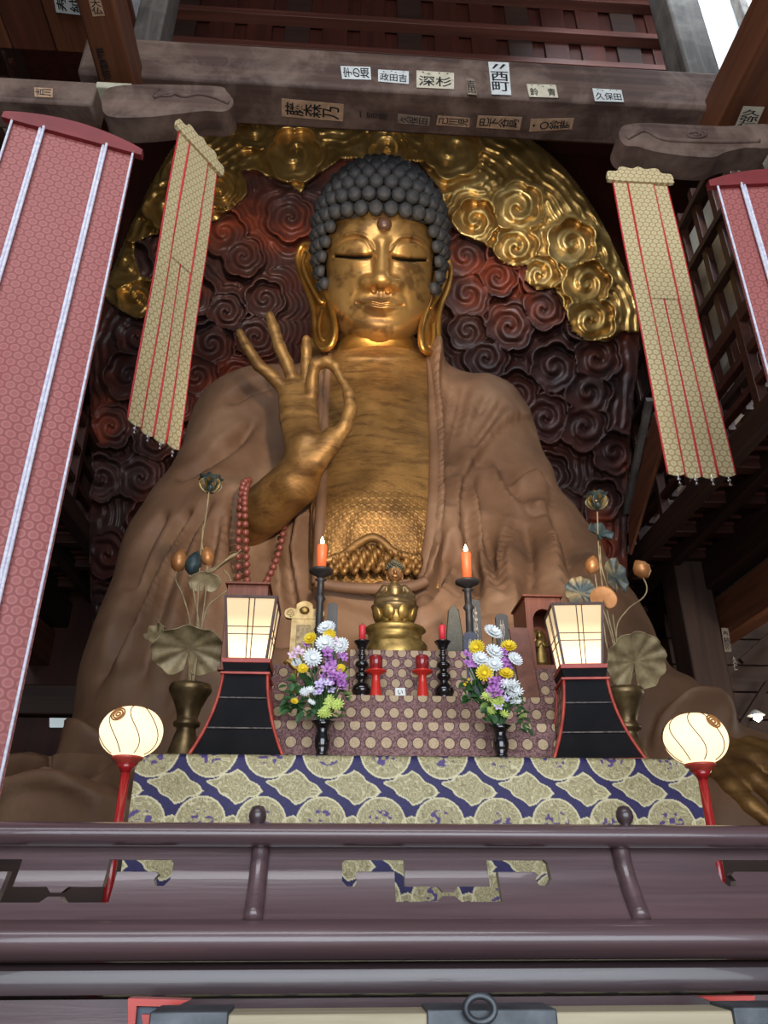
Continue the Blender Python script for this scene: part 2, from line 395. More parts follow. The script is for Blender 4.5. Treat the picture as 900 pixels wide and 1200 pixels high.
# hair
hairm = speck('hair_blue_black', rgb(30, 31, 34), rgb(60, 60, 62), 3, .7, 0, .3, .02, 14)
cap_prof = [(60, 20), (74, 26), (78, 40), (78, 66), (70, 86), (60, 102), (50, 118), (38, 130), (22, 140), (.01, 146)]
m = MB().lathe([(r, z) for r, z in cap_prof], 40, (0, 0, 0), 1, .84)
Vc = np.vstack(m.v); Vc[:, 1] = -Vc[:, 1]-6
keep = MB(); keep.add(H(Vc[:, 0], Vc[:, 1]-5, Vc[:, 2]), [f for f in m.f if not (Vc[list(f)][:, 1].mean() > 10 and Vc[list(f)][:, 2].mean() < 70)])
hair = mk('hair', keep, hairm, BUD, True, True)
kn = MB().lathe([(.95, -.6), (1.02, -.1), (.95, .3), (.8, .5), (.74, .5), (.62, .72), (.5, .72), (.38, .9), (.26, .88), (.12, 1.02), (.001, 1.04)], 14)
knm = mesh_data('hair_curl', np.vstack(kn.v)*HS*8.7, kn.f, True); knm.materials.append(hairm)
rows = [(-4, 72), (11, 77), (26, 80), (41, 82), (57, 82), (74, 80), (92, 76), (108, 68), (122, 58), (134, 46), (143, 32), (149, 15)]
curls = []
for k, (z, R) in enumerate(rows):
    n = max(5, int(round(2*pi*R*.93/16.6)))
    for j in range(n):
        a = 2*pi*(j+.5*(k % 2))/n; x = R*sin(a); f = R*.86*cos(a)-6
        A = abs((a+pi) % (2*pi)-pi)
        lim = 72 if A < radians(44) else (72-(math.degrees(A)-44)*3.6 if A < radians(66) else -8)
        if z < lim: continue
        if A > radians(125): continue
        nf = np.array([sin(a), .9*cos(a), .05+max(0, (z-70)/60)]); nf /= np.linalg.norm(nf)
        curls.append((x, f, z, nf))
def cw(c):
    p = H(c[0], c[1], c[2]); nw = c[3][0]*Hx+c[3][1]*Hf+c[3][2]*Hu; return p, nw
curls.sort(key=lambda c: -c[1]); rest = MB()
for i, c in enumerate(curls):
    p, nw = cw(c); q = Vector(nw).to_track_quat('Z', 'Y'); s = 1.0 if c[2] > 60 else .86
    if i < 100:
        o = bpy.data.objects.new('hair_curl', knm); COL.objects.link(o); o.parent = hair; o.rotation_mode = 'QUATERNION'; o.rotation_quaternion = q
        o.location = p-WL[BUD.name]; o.scale = (s,)*3
    else: rest.merge(kn, np.array(q.to_matrix()), p, HS*8.7*s)
mk('hair_curls', rest, hairm, hair, True, True)['kind'] = 'stuff'
# ears
def ear(outl, Yf, sgn):
    o = spline(outl, 44, True); c = o.mean(0)
    xs = o[:, 0]; t = (xs-xs.min())/(xs.max()-xs.min()); t = t if sgn > 0 else 1-t  # 0 at head side
    W = P(o[:, 0], o[:, 1], Yf+.45*t); m = MB()
    back = W+[0, .10, .03]; n = len(W); ctr = P(c[0], c[1], Yf+.22)
    inner = c+(o-c)*.72; Wi = P(inner[:, 0], inner[:, 1], Yf+.45*t*.8+.12)
    m.grid(np.stack([np.vstack([W, W[:1]]), np.vstack([Wi, Wi[:1]])])); m.grid(np.stack([np.vstack([back, back[:1]]), np.vstack([W, W[:1]])]))
    m.add(np.vstack([Wi, [Wi.mean(0)]]), [(i, (i+1) % n, n) for i in range(n)]); m.add(np.vstack([back, [back.mean(0)]]), [((i+1) % n, i, n) for i in range(n)])
    m.tube(W, .05, 8, closed=True)
    return m
LE = [(364, 288), (354, 289), (349, 305), (354, 325), (362, 345), (368, 366), (369, 392), (374, 405), (382, 409), (390, 402), (393, 388), (391, 372), (387, 358), (382, 345), (376, 325), (372, 305)]
RE = [(515, 302), (524, 304), (528, 320), (524, 340), (516, 360), (513, 380), (514, 402), (509, 412), (503, 414), (495, 408), (493, 392), (496, 374), (501, 360), (505, 344), (508, 322)]
IL = [[(358, 296), (355, 310), (361, 328), (370, 345), (377, 355), (380, 349), (374, 335), (366, 318), (364, 306)], [(378, 362), (374, 380), (376, 396), (383, 400), (388, 392), (386, 374)]]
IR = [[(521, 310), (523, 322), (517, 340), (508, 356), (504, 362), (505, 350), (511, 334), (515, 320)], [(504, 372), (498, 388), (498, 402), (504, 407), (508, 398), (508, 378)]]
for E, I, s, nm in ((LE, IL, -1, 'ear'), (RE, IR, 1, 'ear')):
    m = ear(E, 9.0, s)
    for ln in I: 
        q = spline(ln, 24); m.tube(P(q[:, 0], q[:, 1], 9.12+.1*np.abs(q[:, 0]-447)/80), .035, 8)
    e_ = mk(nm, m, gold, BUD, True, True)
# ---- body
def W(px, py, Y): return P(px, py, Y)
def body_f(X, Y, Z):
    d = ell(X, Y, Z, (0, 10.25, 5.6), (1.9, 1.5, 3.0)); d = smin(d, cap(X, Y, Z, W(412, 460, 9.9), W(472, 460, 9.9), .56, .56), .5)
    for a, ya, b, yb, ra, rb, k in (
        ((430, 455), 9.95, (300, 505), 10.1, .55, .85, .7), ((460, 455), 9.95, (555, 510), 10.1, .55, .85, .7),
        ((300, 505), 10.1, (243, 650), 9.5, .85, .95, .5), ((243, 650), 9.5, (208, 800), 8.5, .95, 1.08, .5), ((258, 560), 9.1, (264, 610), 8.6, .30, .40, .2), ((264, 610), 8.6, (272, 730), 8.3, .40, .50, .2),
        ((555, 510), 10.1, (615, 650), 9.3, .80, .80, .5), ((615, 650), 9.3, (650, 745), 8.4, .80, .95, .5),
        ((650, 745), 8.2, (815, 885), 6.6, .78, .36, .4), ((630, 790), 8.2, (560, 830), 7.6, 1.2, 1.2, .5),
        ((442, 560), 10.0, (442, 690), 9.6, 1.35, 1.7, .6), ((200, 920), 8.0, (-60, 958), 6.8, .68, .50, .5),
        ((700, 920), 7.6, (1000, 985), 6.8, .9, .7, .5), ((330, 700), 9.0, (360, 850), 8.4, .8, 1.0, .6), ((60, 955), 6.2, (200, 965), 6.2, .5, .5, .4), ((700, 985), 6.2, (860, 985), 6.0, .5, .45, .4)):
        d = smin(d, cap(X, Y, Z, W(*a, ya), W(*b, yb), ra, rb), k)
    d = -smin(-d, cap(X, Y, Z, W(326, 628, 8.25), W(338, 735, 8.0), .40, .36), .25)
    d = smin(d, ell(X, Y, Z, (0, 9.0, 2.4), (3.4, 2.0, 1.1)), .5)
    return d
BS = .042
V, Q = nets(body_f, (-6.2, 5.0, 1.45), (6.4, 9.9, 9.1), BS)
Nn = normals(V, Q); px, py = proj(V)
CH = np.array([(379, 400), (500, 400), (505, 440), (507, 480), (510, 530), (509, 590), (505, 640), (494, 681), (372, 681), (374, 600), (379, 520), (382, 470)])
disp = np.zeros(len(V))
def G(pts, wd, dp, n=30, fade=True):
    global disp
    L = spline(pts, n); d, p, s = pdist(px, py, L); wf = np.sin(np.clip(p, 0, 1)*pi)**.4 if fade else 1
    disp += dp*np.exp(-(d/wd)**2)*wf
def STEP(pts, wd, dp, n=30, side=1):
    """cloth edge: raised on one side, falling off over a distance, with a tight crease"""
    global disp
    L = spline(pts, n); d, p, s = pdist(px, py, L); s = s*side
    wf = np.clip(np.sin(p*pi), 0, 1)**.5
    disp += wf*np.where(s > 0, dp*np.exp(-(d/wd)**1.5), -dp*.45*np.exp(-(d/(wd*.35))**2))
inC = inpoly(px, py, CH) & (Nn[:, 1] < -.1) & (V[:, 2] > 3)
dC, _, _ = pdist(px, py, np.vstack([CH[1:], CH[:2]]))
disp += np.where(inC, -.22*sstep(0, 4, dC), .16*np.exp(-(dC/13)**2)*(py < 740)*(px > 440))
G([(514, 425), (518, 480), (519, 540), (516, 600), (508, 660)], 3.5, -.14)
for a in (
    [(624, 489), (597, 492), (576, 513), (556, 541), (541, 566), (535, 592), (538, 625), (546, 655)],
    [(577, 536), (588, 562), (601, 582), (620, 598)],
    [(601, 567), (625, 557), (642, 572)], [(644, 574), (637, 597), (612, 592)],
    [(552, 575), (560, 620), (570, 660), (585, 700), (592, 740)], [(602, 603), (591, 640), (587, 680), (596, 712)],
    [(509, 600), (507, 645), (496, 676), (468, 690)], [(536, 655), (532, 690), (513, 715), (480, 745)],
    [(640, 590), (655, 640), (662, 690), (668, 730)]): STEP(a, 11, .10)
for a in (
    [(572, 462), (552, 501), (541, 526), (531, 560)], [(590, 470), (570, 500), (552, 525)], [(529, 449), (527, 492), (523, 545), (524, 600)], [(545, 450), (537, 500), (530, 540)],
    [(523, 620), (520, 670), (500, 720)], [(564, 600), (577, 660), (580, 720)], [(548, 600), (556, 660), (562, 720)], [(615, 610), (622, 670), (618, 730)],
    [(193, 597), (167, 640), (150, 690)], [(223, 597), (180, 663), (147, 717), (123, 763)], [(247, 583), (213, 647), (190, 697), (177, 743), (163, 797)],
    [(262, 600), (240, 663), (225, 720), (215, 790), (190, 850)], [(275, 575), (273, 620), (277, 663), (282, 720)], [(205, 560), (230, 545), (262, 520), (290, 498)], [(215, 600), (170, 690), (145, 740), (112, 800)],
    [(265, 470), (300, 450), (330, 448)], [(240, 545), (275, 520), (300, 490)],
    [(340, 600), (336, 660), (345, 720)], [(362, 570), (356, 640), (362, 700)], [(300, 620), (305, 680), (320, 720)],
    [(650, 600), (675, 660), (700, 720), (740, 780)], [(560, 765), (640, 770), (700, 800)],
    [(700, 730), (690, 790), (700, 850)]): G(a, 4.5, -.13)
for a in (
    [(562, 547), (551, 570), (554, 597), (562, 630), (571, 668)], [(560, 480), (548, 510), (536, 548)], [(232, 600), (200, 660), (165, 730), (140, 790)], [(255, 590), (228, 655), (205, 720), (190, 790)],
    [(268, 600), (256, 663), (245, 720)], [(330, 600), (325, 660), (333, 720)], [(350, 590), (347, 650), (353, 710)], [(600, 620), (598, 670), (606, 720)]): G(a, 5, .09)
lowl = (py > 850) & (px < 240)
for a, w_, dp in (([(-20, 912), (40, 888), (90, 884), (135, 900), (170, 930)], 9, -.28), ([(-20, 870), (40, 862), (90, 868), (140, 880)], 7, -.15), ([(-20, 935), (30, 915), (80, 920), (130, 945)], 6, .12), ([(60, 850), (90, 860), (130, 872)], 6, .1),
    ([(760, 870), (785, 835), (830, 830), (860, 850)], 6, .15), ([(750, 880), (775, 840), (800, 822)], 4, -.1)): G(a, w_, dp)
nfold = vnoise(px/26+py/90, py/60, 5)-.5; disp += .07*nfold
for _ in range(2):
    a_ = np.zeros(len(V)); n__ = np.zeros(len(V)); mq = disp[Q].mean(1)
    for i in range(4): np.add.at(a_, Q[:, i], mq); np.add.at(n__, Q[:, i], 1)
    disp = a_/np.maximum(n__, 1)
disp = np.where(Nn[:, 1] < .3, disp*1.8, 0)
V = V+Nn*disp[:, None]
px, py = proj(V)
fc = V[Q].mean(1); fx, fy = proj(fc)
chm = inpoly(fx, fy, CH) & (fc[:, 2] > 4) & (Nn[Q].mean(1)[:, 1] < .1)
Qf = Q[:, ::-1]
mk('robe', (V, Qf), robe, BUD, True, True)
# chest: finer surface inside the neckline, worn gold with embossed rosettes toward the hem
gx, gy = np.meshgrid(np.linspace(364, 514, 151), np.linspace(396, 690, 295))
def ray_surf(gx, gy):
    """depth Y of the body surface along camera rays by bisection"""
    Yl = np.full(gx.shape, 7.0); hit = np.full(gx.shape, np.nan)
    for Y in np.arange(7.0, 11.0, .05):
        p = P(gx, gy, np.full(gx.shape, Y)); d = body_f(p[..., 0], p[..., 1], p[..., 2]); k = (d < 0) & np.isnan(hit); hit[k] = Y
    return np.where(np.isnan(hit), 10.6, hit)
Yc = ray_surf(gx, gy)
kk = np.ones(9)/9
for _ in range(2): Yc = np.apply_along_axis(lambda r: np.convolve(np.pad(r, 4, 'edge'), kk, 'valid'), 0, Yc); Yc = np.apply_along_axis(lambda r: np.convolve(np.pad(r, 4, 'edge'), kk, 'valid'), 1, Yc)
r_ = ((gx/9+(np.floor(gy/8) % 2)*.5) % 1-.5)*9; s_ = (gy/8 % 1-.5)*8; rr = np.hypot(r_, s_)
emb = (.009*np.cos(rr*1.9))*sstep(545, 600, gy)
emb += .03*np.exp(-((gy-418)/3)**2)*sstep(395, 415, gx)*sstep(485, 465, gx)
Yc = Yc+.02-emb
mk('chest', MB().grid(P(gx, gy, Yc)), gworn, BUD, True, True)['label'] = 'bare gilded chest panel framed by the robe'
CHS = float(Yc[200, 75])
ysm = lambda x, y: float(Yc[int(np.clip((y-396)/294*294, 0, 294)), int(np.clip((x-364)/150*150, 0, 150))])
for ln, rad, yo in (([(500, 404), (505, 440), (507, 480), (509.5, 530), (509, 590), (505, 640), (494, 680)], [.04, .06, .07, .08, .09, .1, .1], -.03), ([(388, 404), (382, 460), (379, 520), (376, 600), (372, 684)], [.04, .06, .07, .07, .07], -.01)):
    q = spline(ln, 40); rr_ = np.interp(np.linspace(0, 1, 40), np.linspace(0, 1, len(rad)), rad)
    mk('robe_edge', MB().tube([P(x, y, ysm(x, y)+yo) for x, y in q], rr_, 10), robe, BUD, True, True)
# knotted openwork belt ornament at the hem of the chest
m = MB()
for bx, s in ((391, .8), (402, .9), (415, 1.0), (428, 1.25), (441, 1.3), (453, 1.0), (464, .9), (476, .85), (487, .8)):
    for k in range(2):
        a = np.linspace(0, 2*pi, 20, endpoint=False); cx = bx+k*3; cy = 664-(s-.8)*14-k*6
        q = P(cx+4.6*np.cos(a)*s*.8, cy+9.5*np.sin(a)*s, CHS-.25+.05*np.cos(3*a)); m.tube(q, .03, 6, closed=True)
q = spline([(380, 658), (400, 652), (412, 643), (425, 634), (436, 630), (447, 634), (460, 646), (476, 652), (494, 656)], 40); m.tube(P(q[:, 0], q[:, 1], CHS-.25), .05, 8)
mk('belt_knot', m, gworn, BUD, True, True)['label'] = 'openwork gilded knot at the waist'
q = spline([(370, 683), (400, 688), (440, 690), (480, 688), (500, 681)], 30)
m = MB().tube(P(q[:, 0], q[:, 1], CHS-.3), .06, 10); mk('belt', m, robe, BUD, True, True)
# ---- raised right hand
def capn(pts):
    """pts: list of (px,py,Y,rpx)"""
    Wp = [W(a, b, c) for a, b, c, _ in pts]; R = [r*float(depth(w_))/FPX for w_, (_, _, _, r) in zip(Wp, pts)]; return Wp, R
hand_ch = [
    ([(276, 628, 9.0, 26), (312, 596, 8.2, 30), (345, 566, 7.8, 29), (358, 543, 7.6, 23), (359, 522, 7.55, 19)], .12),   # forearm
    ([(350, 530, 7.6, 15), (340, 490, 7.7, 13), (336, 458, 7.75, 10)], .10), ([(360, 525, 7.6, 15), (350, 485, 7.7, 12), (348, 455, 7.75, 10)], .10),
    ([(364, 522, 7.55, 13), (362, 490, 7.65, 12), (362, 460, 7.7, 9)], .10), ([(371, 540, 7.48, 12), (385, 520, 7.44, 12), (388, 510, 7.44, 10)], .09),
    ([(333, 456, 7.75, 8.5), (318, 440, 7.7, 7.5), (303, 428, 7.65, 7.0), (290, 408, 7.6, 6.3), (281, 390, 7.58, 4.8)], .04),
    ([(346, 452, 7.75, 8.0), (336, 425, 7.7, 7.5), (328, 408, 7.66, 7.2), (321, 385, 7.62, 6.6), (316, 370, 7.6, 5.2)], .04),
    ([(358, 455, 7.72, 7.5), (359, 425, 7.66, 6.5), (359, 410, 7.6, 6.0), (359, 398, 7.58, 5.2)], .04),
    ([(366, 462, 7.62, 8.0), (366, 445, 7.55, 7.3), (369, 428, 7.45, 6.8), (383, 424, 7.4, 6.6), (393, 430, 7.38, 6.2), (400, 445, 7.36, 4.6)], .03),
    ([(374, 535, 7.5, 11), (390, 520, 7.42, 9.5), (404, 500, 7.38, 8.5), (411, 480, 7.36, 7.4), (409, 463, 7.36, 6.6), (404, 450, 7.36, 4.8)], .05)]
HC_ = [(*capn(c), k) for c, k in hand_ch]
def hand_f(X, Y, Z):
    d = None
    for Wp, R, k in HC_:
        dd = None
        for i in range(len(Wp)-1):
            c = cap(X, Y, Z, Wp[i], Wp[i+1], R[i], R[i+1]); dd = c if dd is None else smin(dd, c, .03)
        d = dd if d is None else smin(d, dd, k)
    return d
PALM = True
allp = np.vstack([w_ for Wp, _, _ in HC_ for w_ in Wp])
V, Q = nets(hand_f, allp.min(0)-.4, allp.max(0)+.4, .021); PALM = False
V, Q = V, Q
o = mk('right_hand', (V, Q[:, ::-1]), gworn, BUD, True, True); o['label'] = 'raised gilded hand with thumb and index finger touching'
# ---- left hand on the knee (low right)
lh = [([(800, 868, 6.5, 36), (850, 890, 6.1, 26), (885, 900, 5.9, 24)], .15),
      ([(835, 900, 6.0, 15), (858, 925, 5.75, 13), (880, 945, 5.6, 11), (908, 966, 5.5, 8)], .05),
      ([(855, 895, 5.95, 15), (885, 915, 5.7, 13), (915, 938, 5.55, 12), (945, 962, 5.45, 9)], .05),
      ([(870, 885, 5.95, 14), (905, 900, 5.75, 13), (940, 925, 5.6, 12), (970, 950, 5.5, 9)], .05),
      ([(880, 875, 6.0, 13), (925, 888, 5.8, 12), (960, 910, 5.7, 11), (985, 935, 5.6, 8)], .05),
      ([(815, 900, 6.1, 16), (832, 922, 5.9, 13), (850, 940, 5.75, 11)], .08)]
HC_ = [(*capn(c), k) for c, k in lh[:5]]
allp = np.vstack([w_ for Wp, _, _ in HC_ for w_ in Wp])
V, Q = nets(hand_f, allp.min(0)-.4, allp.max(0)+.4, .022)
mk('left_hand', (V, Q[:, ::-1]), gworn, BUD, True, True)['label'] = 'gilded hand resting palm down on the knee'
# ============================================================ CLOUD-CARVED BACK PANEL
OUT = spline([(120, 345), (150, 270), (182, 205), (213, 160), (262, 132), (330, 112), (410, 104), (490, 108), (560, 128), (615, 158), (660, 195), (700, 250), (730, 310), (748, 360), (748, 420), (742, 470), (737, 540), (735, 620), (736, 720), (730, 820), (700, 900), (160, 900), (112, 800), (106, 700), (104, 600), (107, 520), (104, 440), (106, 390)], 220, True)
GL = [(117, 340), (128, 355), (140, 363), (160, 375), (178, 369), (186, 350), (180, 327), (165, 322), (158, 300), (158, 284), (176, 277), (200, 272), (225, 262), (245, 262), (260, 255), (277, 240), (290, 228), (291, 215), (283, 200), (300, 200), (318, 209), (340, 217), (353, 227), (362, 212), (380, 200), (400, 186), (490, 190), (513, 220), (527, 263), (540, 275), (560, 284), (575, 291), (587, 308), (607, 313), (618, 310), (614, 328), (630, 341), (650, 337), (655, 352), (663, 366), (670, 388), (687, 399), (713, 401), (728, 389), (760, 392)]
GP = np.array([(90, 340)]+GL+[(790, 392), (790, 60), (90, 60)])
st = 1.35
gx, gy = np.meshgrid(np.arange(98, 756, st), np.arange(98, 905, st))
centers = []
gl_c = [(345, 180), (195, 240), (160, 348), (255, 222), (530, 175), (607, 243), (557, 258), (605, 290), (670, 285), (633, 322), (688, 332), (693, 375), (300, 150), (455, 175), (215, 300)]
gl_r = [30, 26, 22, 20, 30, 28, 24, 24, 27, 22, 26, 27, 22, 22, 16]
for c, r in zip(gl_c, gl_r): centers.append((*c, r))
R2 = random.Random(3)
rowy = 250; k = 0
pts_dark = [(285, 300), (262, 272), (312, 292), (268, 318), (340, 255), (310, 350), (265, 365), (248, 403), (305, 330), (160, 395), (150, 440), (300, 395), (230, 440), (130, 500), (155, 470), (330, 350), (225, 345), (165, 560), (175, 610), (125, 650), (545, 300), (583, 325), (548, 345), (597, 352), (637, 362), (548, 388), (597, 383), (640, 395), (605, 460), (640, 490), (690, 460), (685, 500), (644, 555), (672, 560), (570, 420), (650, 430), (700, 420), (590, 430), (545, 430), (705, 585), (690, 650), (720, 530), (620, 410), (280, 440), (205, 470), (180, 515), (250, 490), (520, 300), (215, 390), (190, 430), (118, 560), (145, 600), (120, 710), (150, 640), (715, 640), (700, 700), (660, 600), (150, 310), (170, 300), (668, 418), (720, 470)]
for c in pts_dark: centers.append((c[0], c[1], 21+R2.random()*6))
cc = []
for c in centers:
    if all(sqrt((c[0]-e[0])**2+(c[1]-e[1])**2) > .74*(c[2]+e[2]) for e in cc): cc.append(c)
C_ = np.array(cc); C_[:, 2] *= 1.06
D = np.hypot(gx[..., None]-C_[:, 0], gy[..., None]-C_[:, 1])/C_[:, 2]
ci = D.argmin(-1); Dm = D.min(-1); Ds = np.partition(D, 1, -1)[..., 1]
cx, cy, cr = C_[ci, 0], C_[ci, 1], C_[ci, 2]
an = np.arctan2(gy-cy, gx-cx); sg = np.where(ci % 2 == 0, 1, -1); rr = Dm
lob = 1+(-.07+.15*np.abs(np.cos(3.0*an+ci)))*sstep(.35, .95, rr) ; rn = rr/lob
spir = np.cos(2*pi*(rn*1.75-sg*an/(2*pi)))
curl_h = .55+.45*spir
rim = np.exp(-((rn-1.0)/.11)**2)*1.1
inside = sstep(1.12, .98, rn)
# flowing ripples outside the curls, following the panel's outline
dO, _, _ = pdist(gx.ravel(), gy.ravel(), np.vstack([OUT, OUT[:1]])); dO = dO.reshape(gx.shape)
rip = .5+.5*np.cos(2*pi*(dO/10.5+1.3*vnoise(gx/40, gy/40, 2)+.55*vnoise(gx/13, gy/13, 9)))
rip2 = .5+.5*np.cos(2*pi*(rn*1.9+.3*vnoise(gx/20, gy/20, 4)))
mixr = sstep(90, 45, dO)*.9
ho = rip*mixr+rip2*(1-mixr)
h = inside*(curl_h*.85+.25)+(1-inside)*ho*.55+rim
h *= np.where(dO < 3, .3, 1)
gmask = inpoly(gx, gy, GP)
dG, _, _ = pdist(gx.ravel(), gy.ravel(), np.array(GL)); dG = dG.reshape(gx.shape)
hgt = .15*h+np.where(gmask, .10*sstep(0, 4, dG)+.05, 0)+.02*vnoise(gx/6, gy/6, 1)
hgt += np.where(gmask, .09*np.exp(-(dG/3.5)**2), 0)
rad = np.clip(1-dO/150, 0, 1)
Yb = 10.9-.0+.9*rad**2-hgt
G3 = P(gx, gy, Yb)
inside_o = inpoly(gx, gy, OUT)
I = np.arange(gx.size).reshape(gx.shape)
Qa = np.stack([I[:-1, :-1], I[:-1, 1:], I[1:, 1:], I[1:, :-1]], -1).reshape(-1, 4)
ino = inside_o.ravel()[Qa].all(1); gq = gmask.ravel()[Qa].mean(1) > .5
def halo_mats():
    t = NT('cloud_gilding'); v = t.obj(); c = t.ramp(t.noise(v, 1.7, 7), [(.3, rgb(138, 106, 56)), (.55, rgb(178, 144, 84)), (.75, rgb(212, 182, 122))])
    t.bump(t.noise(v, 6, 5), .25, .03); g = t.fin(c, t.ramp(t.noise(v, 2, 4), [(.3, (.27,)*3), (.7, (.45,)*3)]), .85)
    t = NT('cloud_lacquer'); v = t.obj(); c = t.ramp(t.noise(v, .55, 6, .3, .6), [(.42, rgb(54, 36, 34)), (.54, rgb(70, 36, 28)), (.66, rgb(112, 50, 32))])
    ch = t.ramp(t.noise(v, 3.2, 6, .2, .6), [(.735, (0, 0, 0, 1)), (.75, (1, 1, 1, 1))]); c = t.mix(ch, c, rgb(170, 150, 130))
    t.bump(t.noise(v, 8, 5), .3, .02); return g, t.fin(c, t.ramp(t.noise(v, 2, 4), [(.3, (.36,)*3), (.7, (.6,)*3)]), 0, .4)
hg, hl = halo_mats()
HAL = thing('cloud_carved_panel', 'huge arched panel carved with swirling clouds, gilded top over dark red lacquer, behind the Buddha', 'carved panel', tuple(P(440, 890, 11.2)*[1, 1, 0]+[0, 0, 1.9]))
flatV = G3.reshape(-1, 3)
a, b, _ = submesh(flatV, Qa, ino & gq); mk('gilded_clouds', (a, b), hg, HAL, True, True)['label'] = 'gilded cloud crest'
a, b, _ = submesh(flatV, Qa, ino & ~gq); mk('lacquered_clouds', (a, b), hl, HAL, True, True)['label'] = 'dark red lacquered cloud field'
Oe = np.vstack([OUT, OUT[:1]]); fr = P(Oe[:, 0], Oe[:, 1], np.full(len(Oe), 11.75)); bk = fr+[0, .45, 0]
m = MB().grid(np.stack([fr, bk])); m.add(np.vstack([bk, [bk.mean(0)]]), [(i, i+1, len(bk)) for i in range(len(bk)-1)])
mk('panel_back', m, flat('panel_back', rgb(60, 34, 26), .7), HAL, False, True)
# ============================================================ HALL STRUCTURE
def PX(px, py, x):
    d = (px-450)/FPX*RT-(py-600)/FPX*UP+FW; return CAM+d*((x-CAM[0])/d[0])
def PZ(px, py, z):
    d = (px-450)/FPX*RT-(py-600)/FPX*UP+FW; return CAM+d*((z-CAM[2])/d[2])
wd_grey = wood('beam_wood_grey', rgb(70, 54, 48), rgb(118, 92, 80), 0, .5, .7, .3, dust=rgb(150, 128, 114))
wd_greyy = wood('beam_wood_grey_y', rgb(66, 54, 50), rgb(108, 90, 80), 1, .5, .7, .3, dust=rgb(135, 118, 108))
wd_brown = wood('beam_wood_brown', rgb(82, 46, 28), rgb(136, 82, 52), 1, .5, .6, .25)
wd_brownz = wood('post_wood_dark', rgb(48, 32, 24), rgb(84, 58, 44), 2, .5, .65, .25)
wd_post = wood('post_wood_grey', rgb(66, 62, 58), rgb(118, 110, 102), 2, .5, .7, .3, dust=rgb(140, 132, 124))
wd_dark = wood('dark_wood_x', rgb(34, 20, 14), rgb(66, 40, 28), 0, .5, .6, .25)
wd_darky = wood('dark_wood_y', rgb(36, 21, 15), rgb(72, 44, 30), 1, .5, .6, .25)
wd_red = wood('red_brown_boards', rgb(48, 20, 13), rgb(80, 34, 22), 2, .5, .5, .2)
wd_redx = wood('red_brown_wood_x', rgb(72, 38, 30), rgb(108, 62, 48), 0, .5, .5, .2)
plaster = speck('plaster_cream', rgb(196, 190, 176), rgb(222, 216, 204), 1.5, .9, 0, .1, .01)
plaster_w = speck('plaster_white', rgb(214, 220, 226), rgb(236, 240, 244), 1.5, .9, 0, .1, .01)
def struct(name, m, mat, **k): return tag(mk(name, m, mat, None, world=True, **k), kind='structure')
# hall floor, raised altar platform, outer walls, roof
struct('floor', MB().box((0, 5, -.1), (19, 20.6, .2)), wood('floor_boards', rgb(70, 48, 34), rgb(104, 74, 52), 0, .5, .4))
struct('floor_platform', MB().box((0, 8.6, .6), (14.2, 11.6, 1.2)), wd_darky)
struct('floor_dais', MB().box((0, 9.0, 1.5), (13.9, 9.4, .6)), wd_dark)
struct('wall_back', MB().box((0, 15.2, 10.5), (18.1, .3, 21)), wd_red)
struct('wall_left', MB().box((-9.2, 6, 10.5), (.3, 19, 21)), wood('side_wall_boards', rgb(44, 28, 20), rgb(80, 54, 40), 1, .5, .7))
struct('wall_right', MB().box((9.2, 6, 10.5), (.3, 19, 21)), MATS['side_wall_boards'])
m = MB()
struct('ceiling', MB().box((0, 6.5, 21.2), (20, 19, .3)), wd_red)
# ---- great cross beam with pasted votive name slips
ZB = 11.17; BT = 11.95
BM = thing('cross_beam', 'massive weathered cross beam pasted with paper name slips above the Buddha', 'beam', (0, 6.9, ZB))
mk('timber', MB().box((0.6, 6.92, (ZB+BT)/2), (9.4, .66, BT-ZB)), wd_grey, BM, world=True, bevel=.05)
papers = {'white': speck('slip_paper_white', rgb(206, 208, 204), rgb(226, 228, 224), 9, .85, 0, 0), 'tan': speck('slip_paper_tan', rgb(170, 136, 106), rgb(200, 166, 134), 9, .85, 0, 0), 'cream': speck('slip_paper_cream', rgb(200, 190, 164), rgb(222, 212, 188), 9, .85, 0, 0), 'grey': speck('slip_paper_grey', rgb(122, 106, 90), rgb(150, 134, 116), 9, .85, 0, 0)}
ink = flat('slip_ink', rgb(22, 20, 20), .8); ink_f = flat('slip_ink_faded', rgb(52, 42, 38), .8); ink_w = flat('ink_pale', rgb(170, 160, 146), .8)
def text2d(body):
    cu = bpy.data.curves.new('t', 'FONT'); cu.body = body; cu.align_x = 'LEFT'; cu.size = 1; cu.resolution_u = 3; cu.offset = .012; cu.space_line = .92
    o = bpy.data.objects.new('t', cu); COL.objects.link(o); dg = bpy.context.evaluated_depsgraph_get(); dg.update()
    me = bpy.data.meshes.new_from_object(o.evaluated_get(dg)); n = len(me.vertices); co_ = np.zeros(n*3); me.vertices.foreach_get('co', co_); co_ = co_.reshape(-1, 3)[:, :2]
    fs = [tuple(p.vertices) for p in me.polygons]; bpy.data.objects.remove(o); bpy.data.curves.remove(cu); bpy.data.meshes.remove(me)
    if n: lo, hi = co_.min(0), co_.max(0); co_ = (co_-lo)/(hi-lo+1e-9)
    return co_, fs
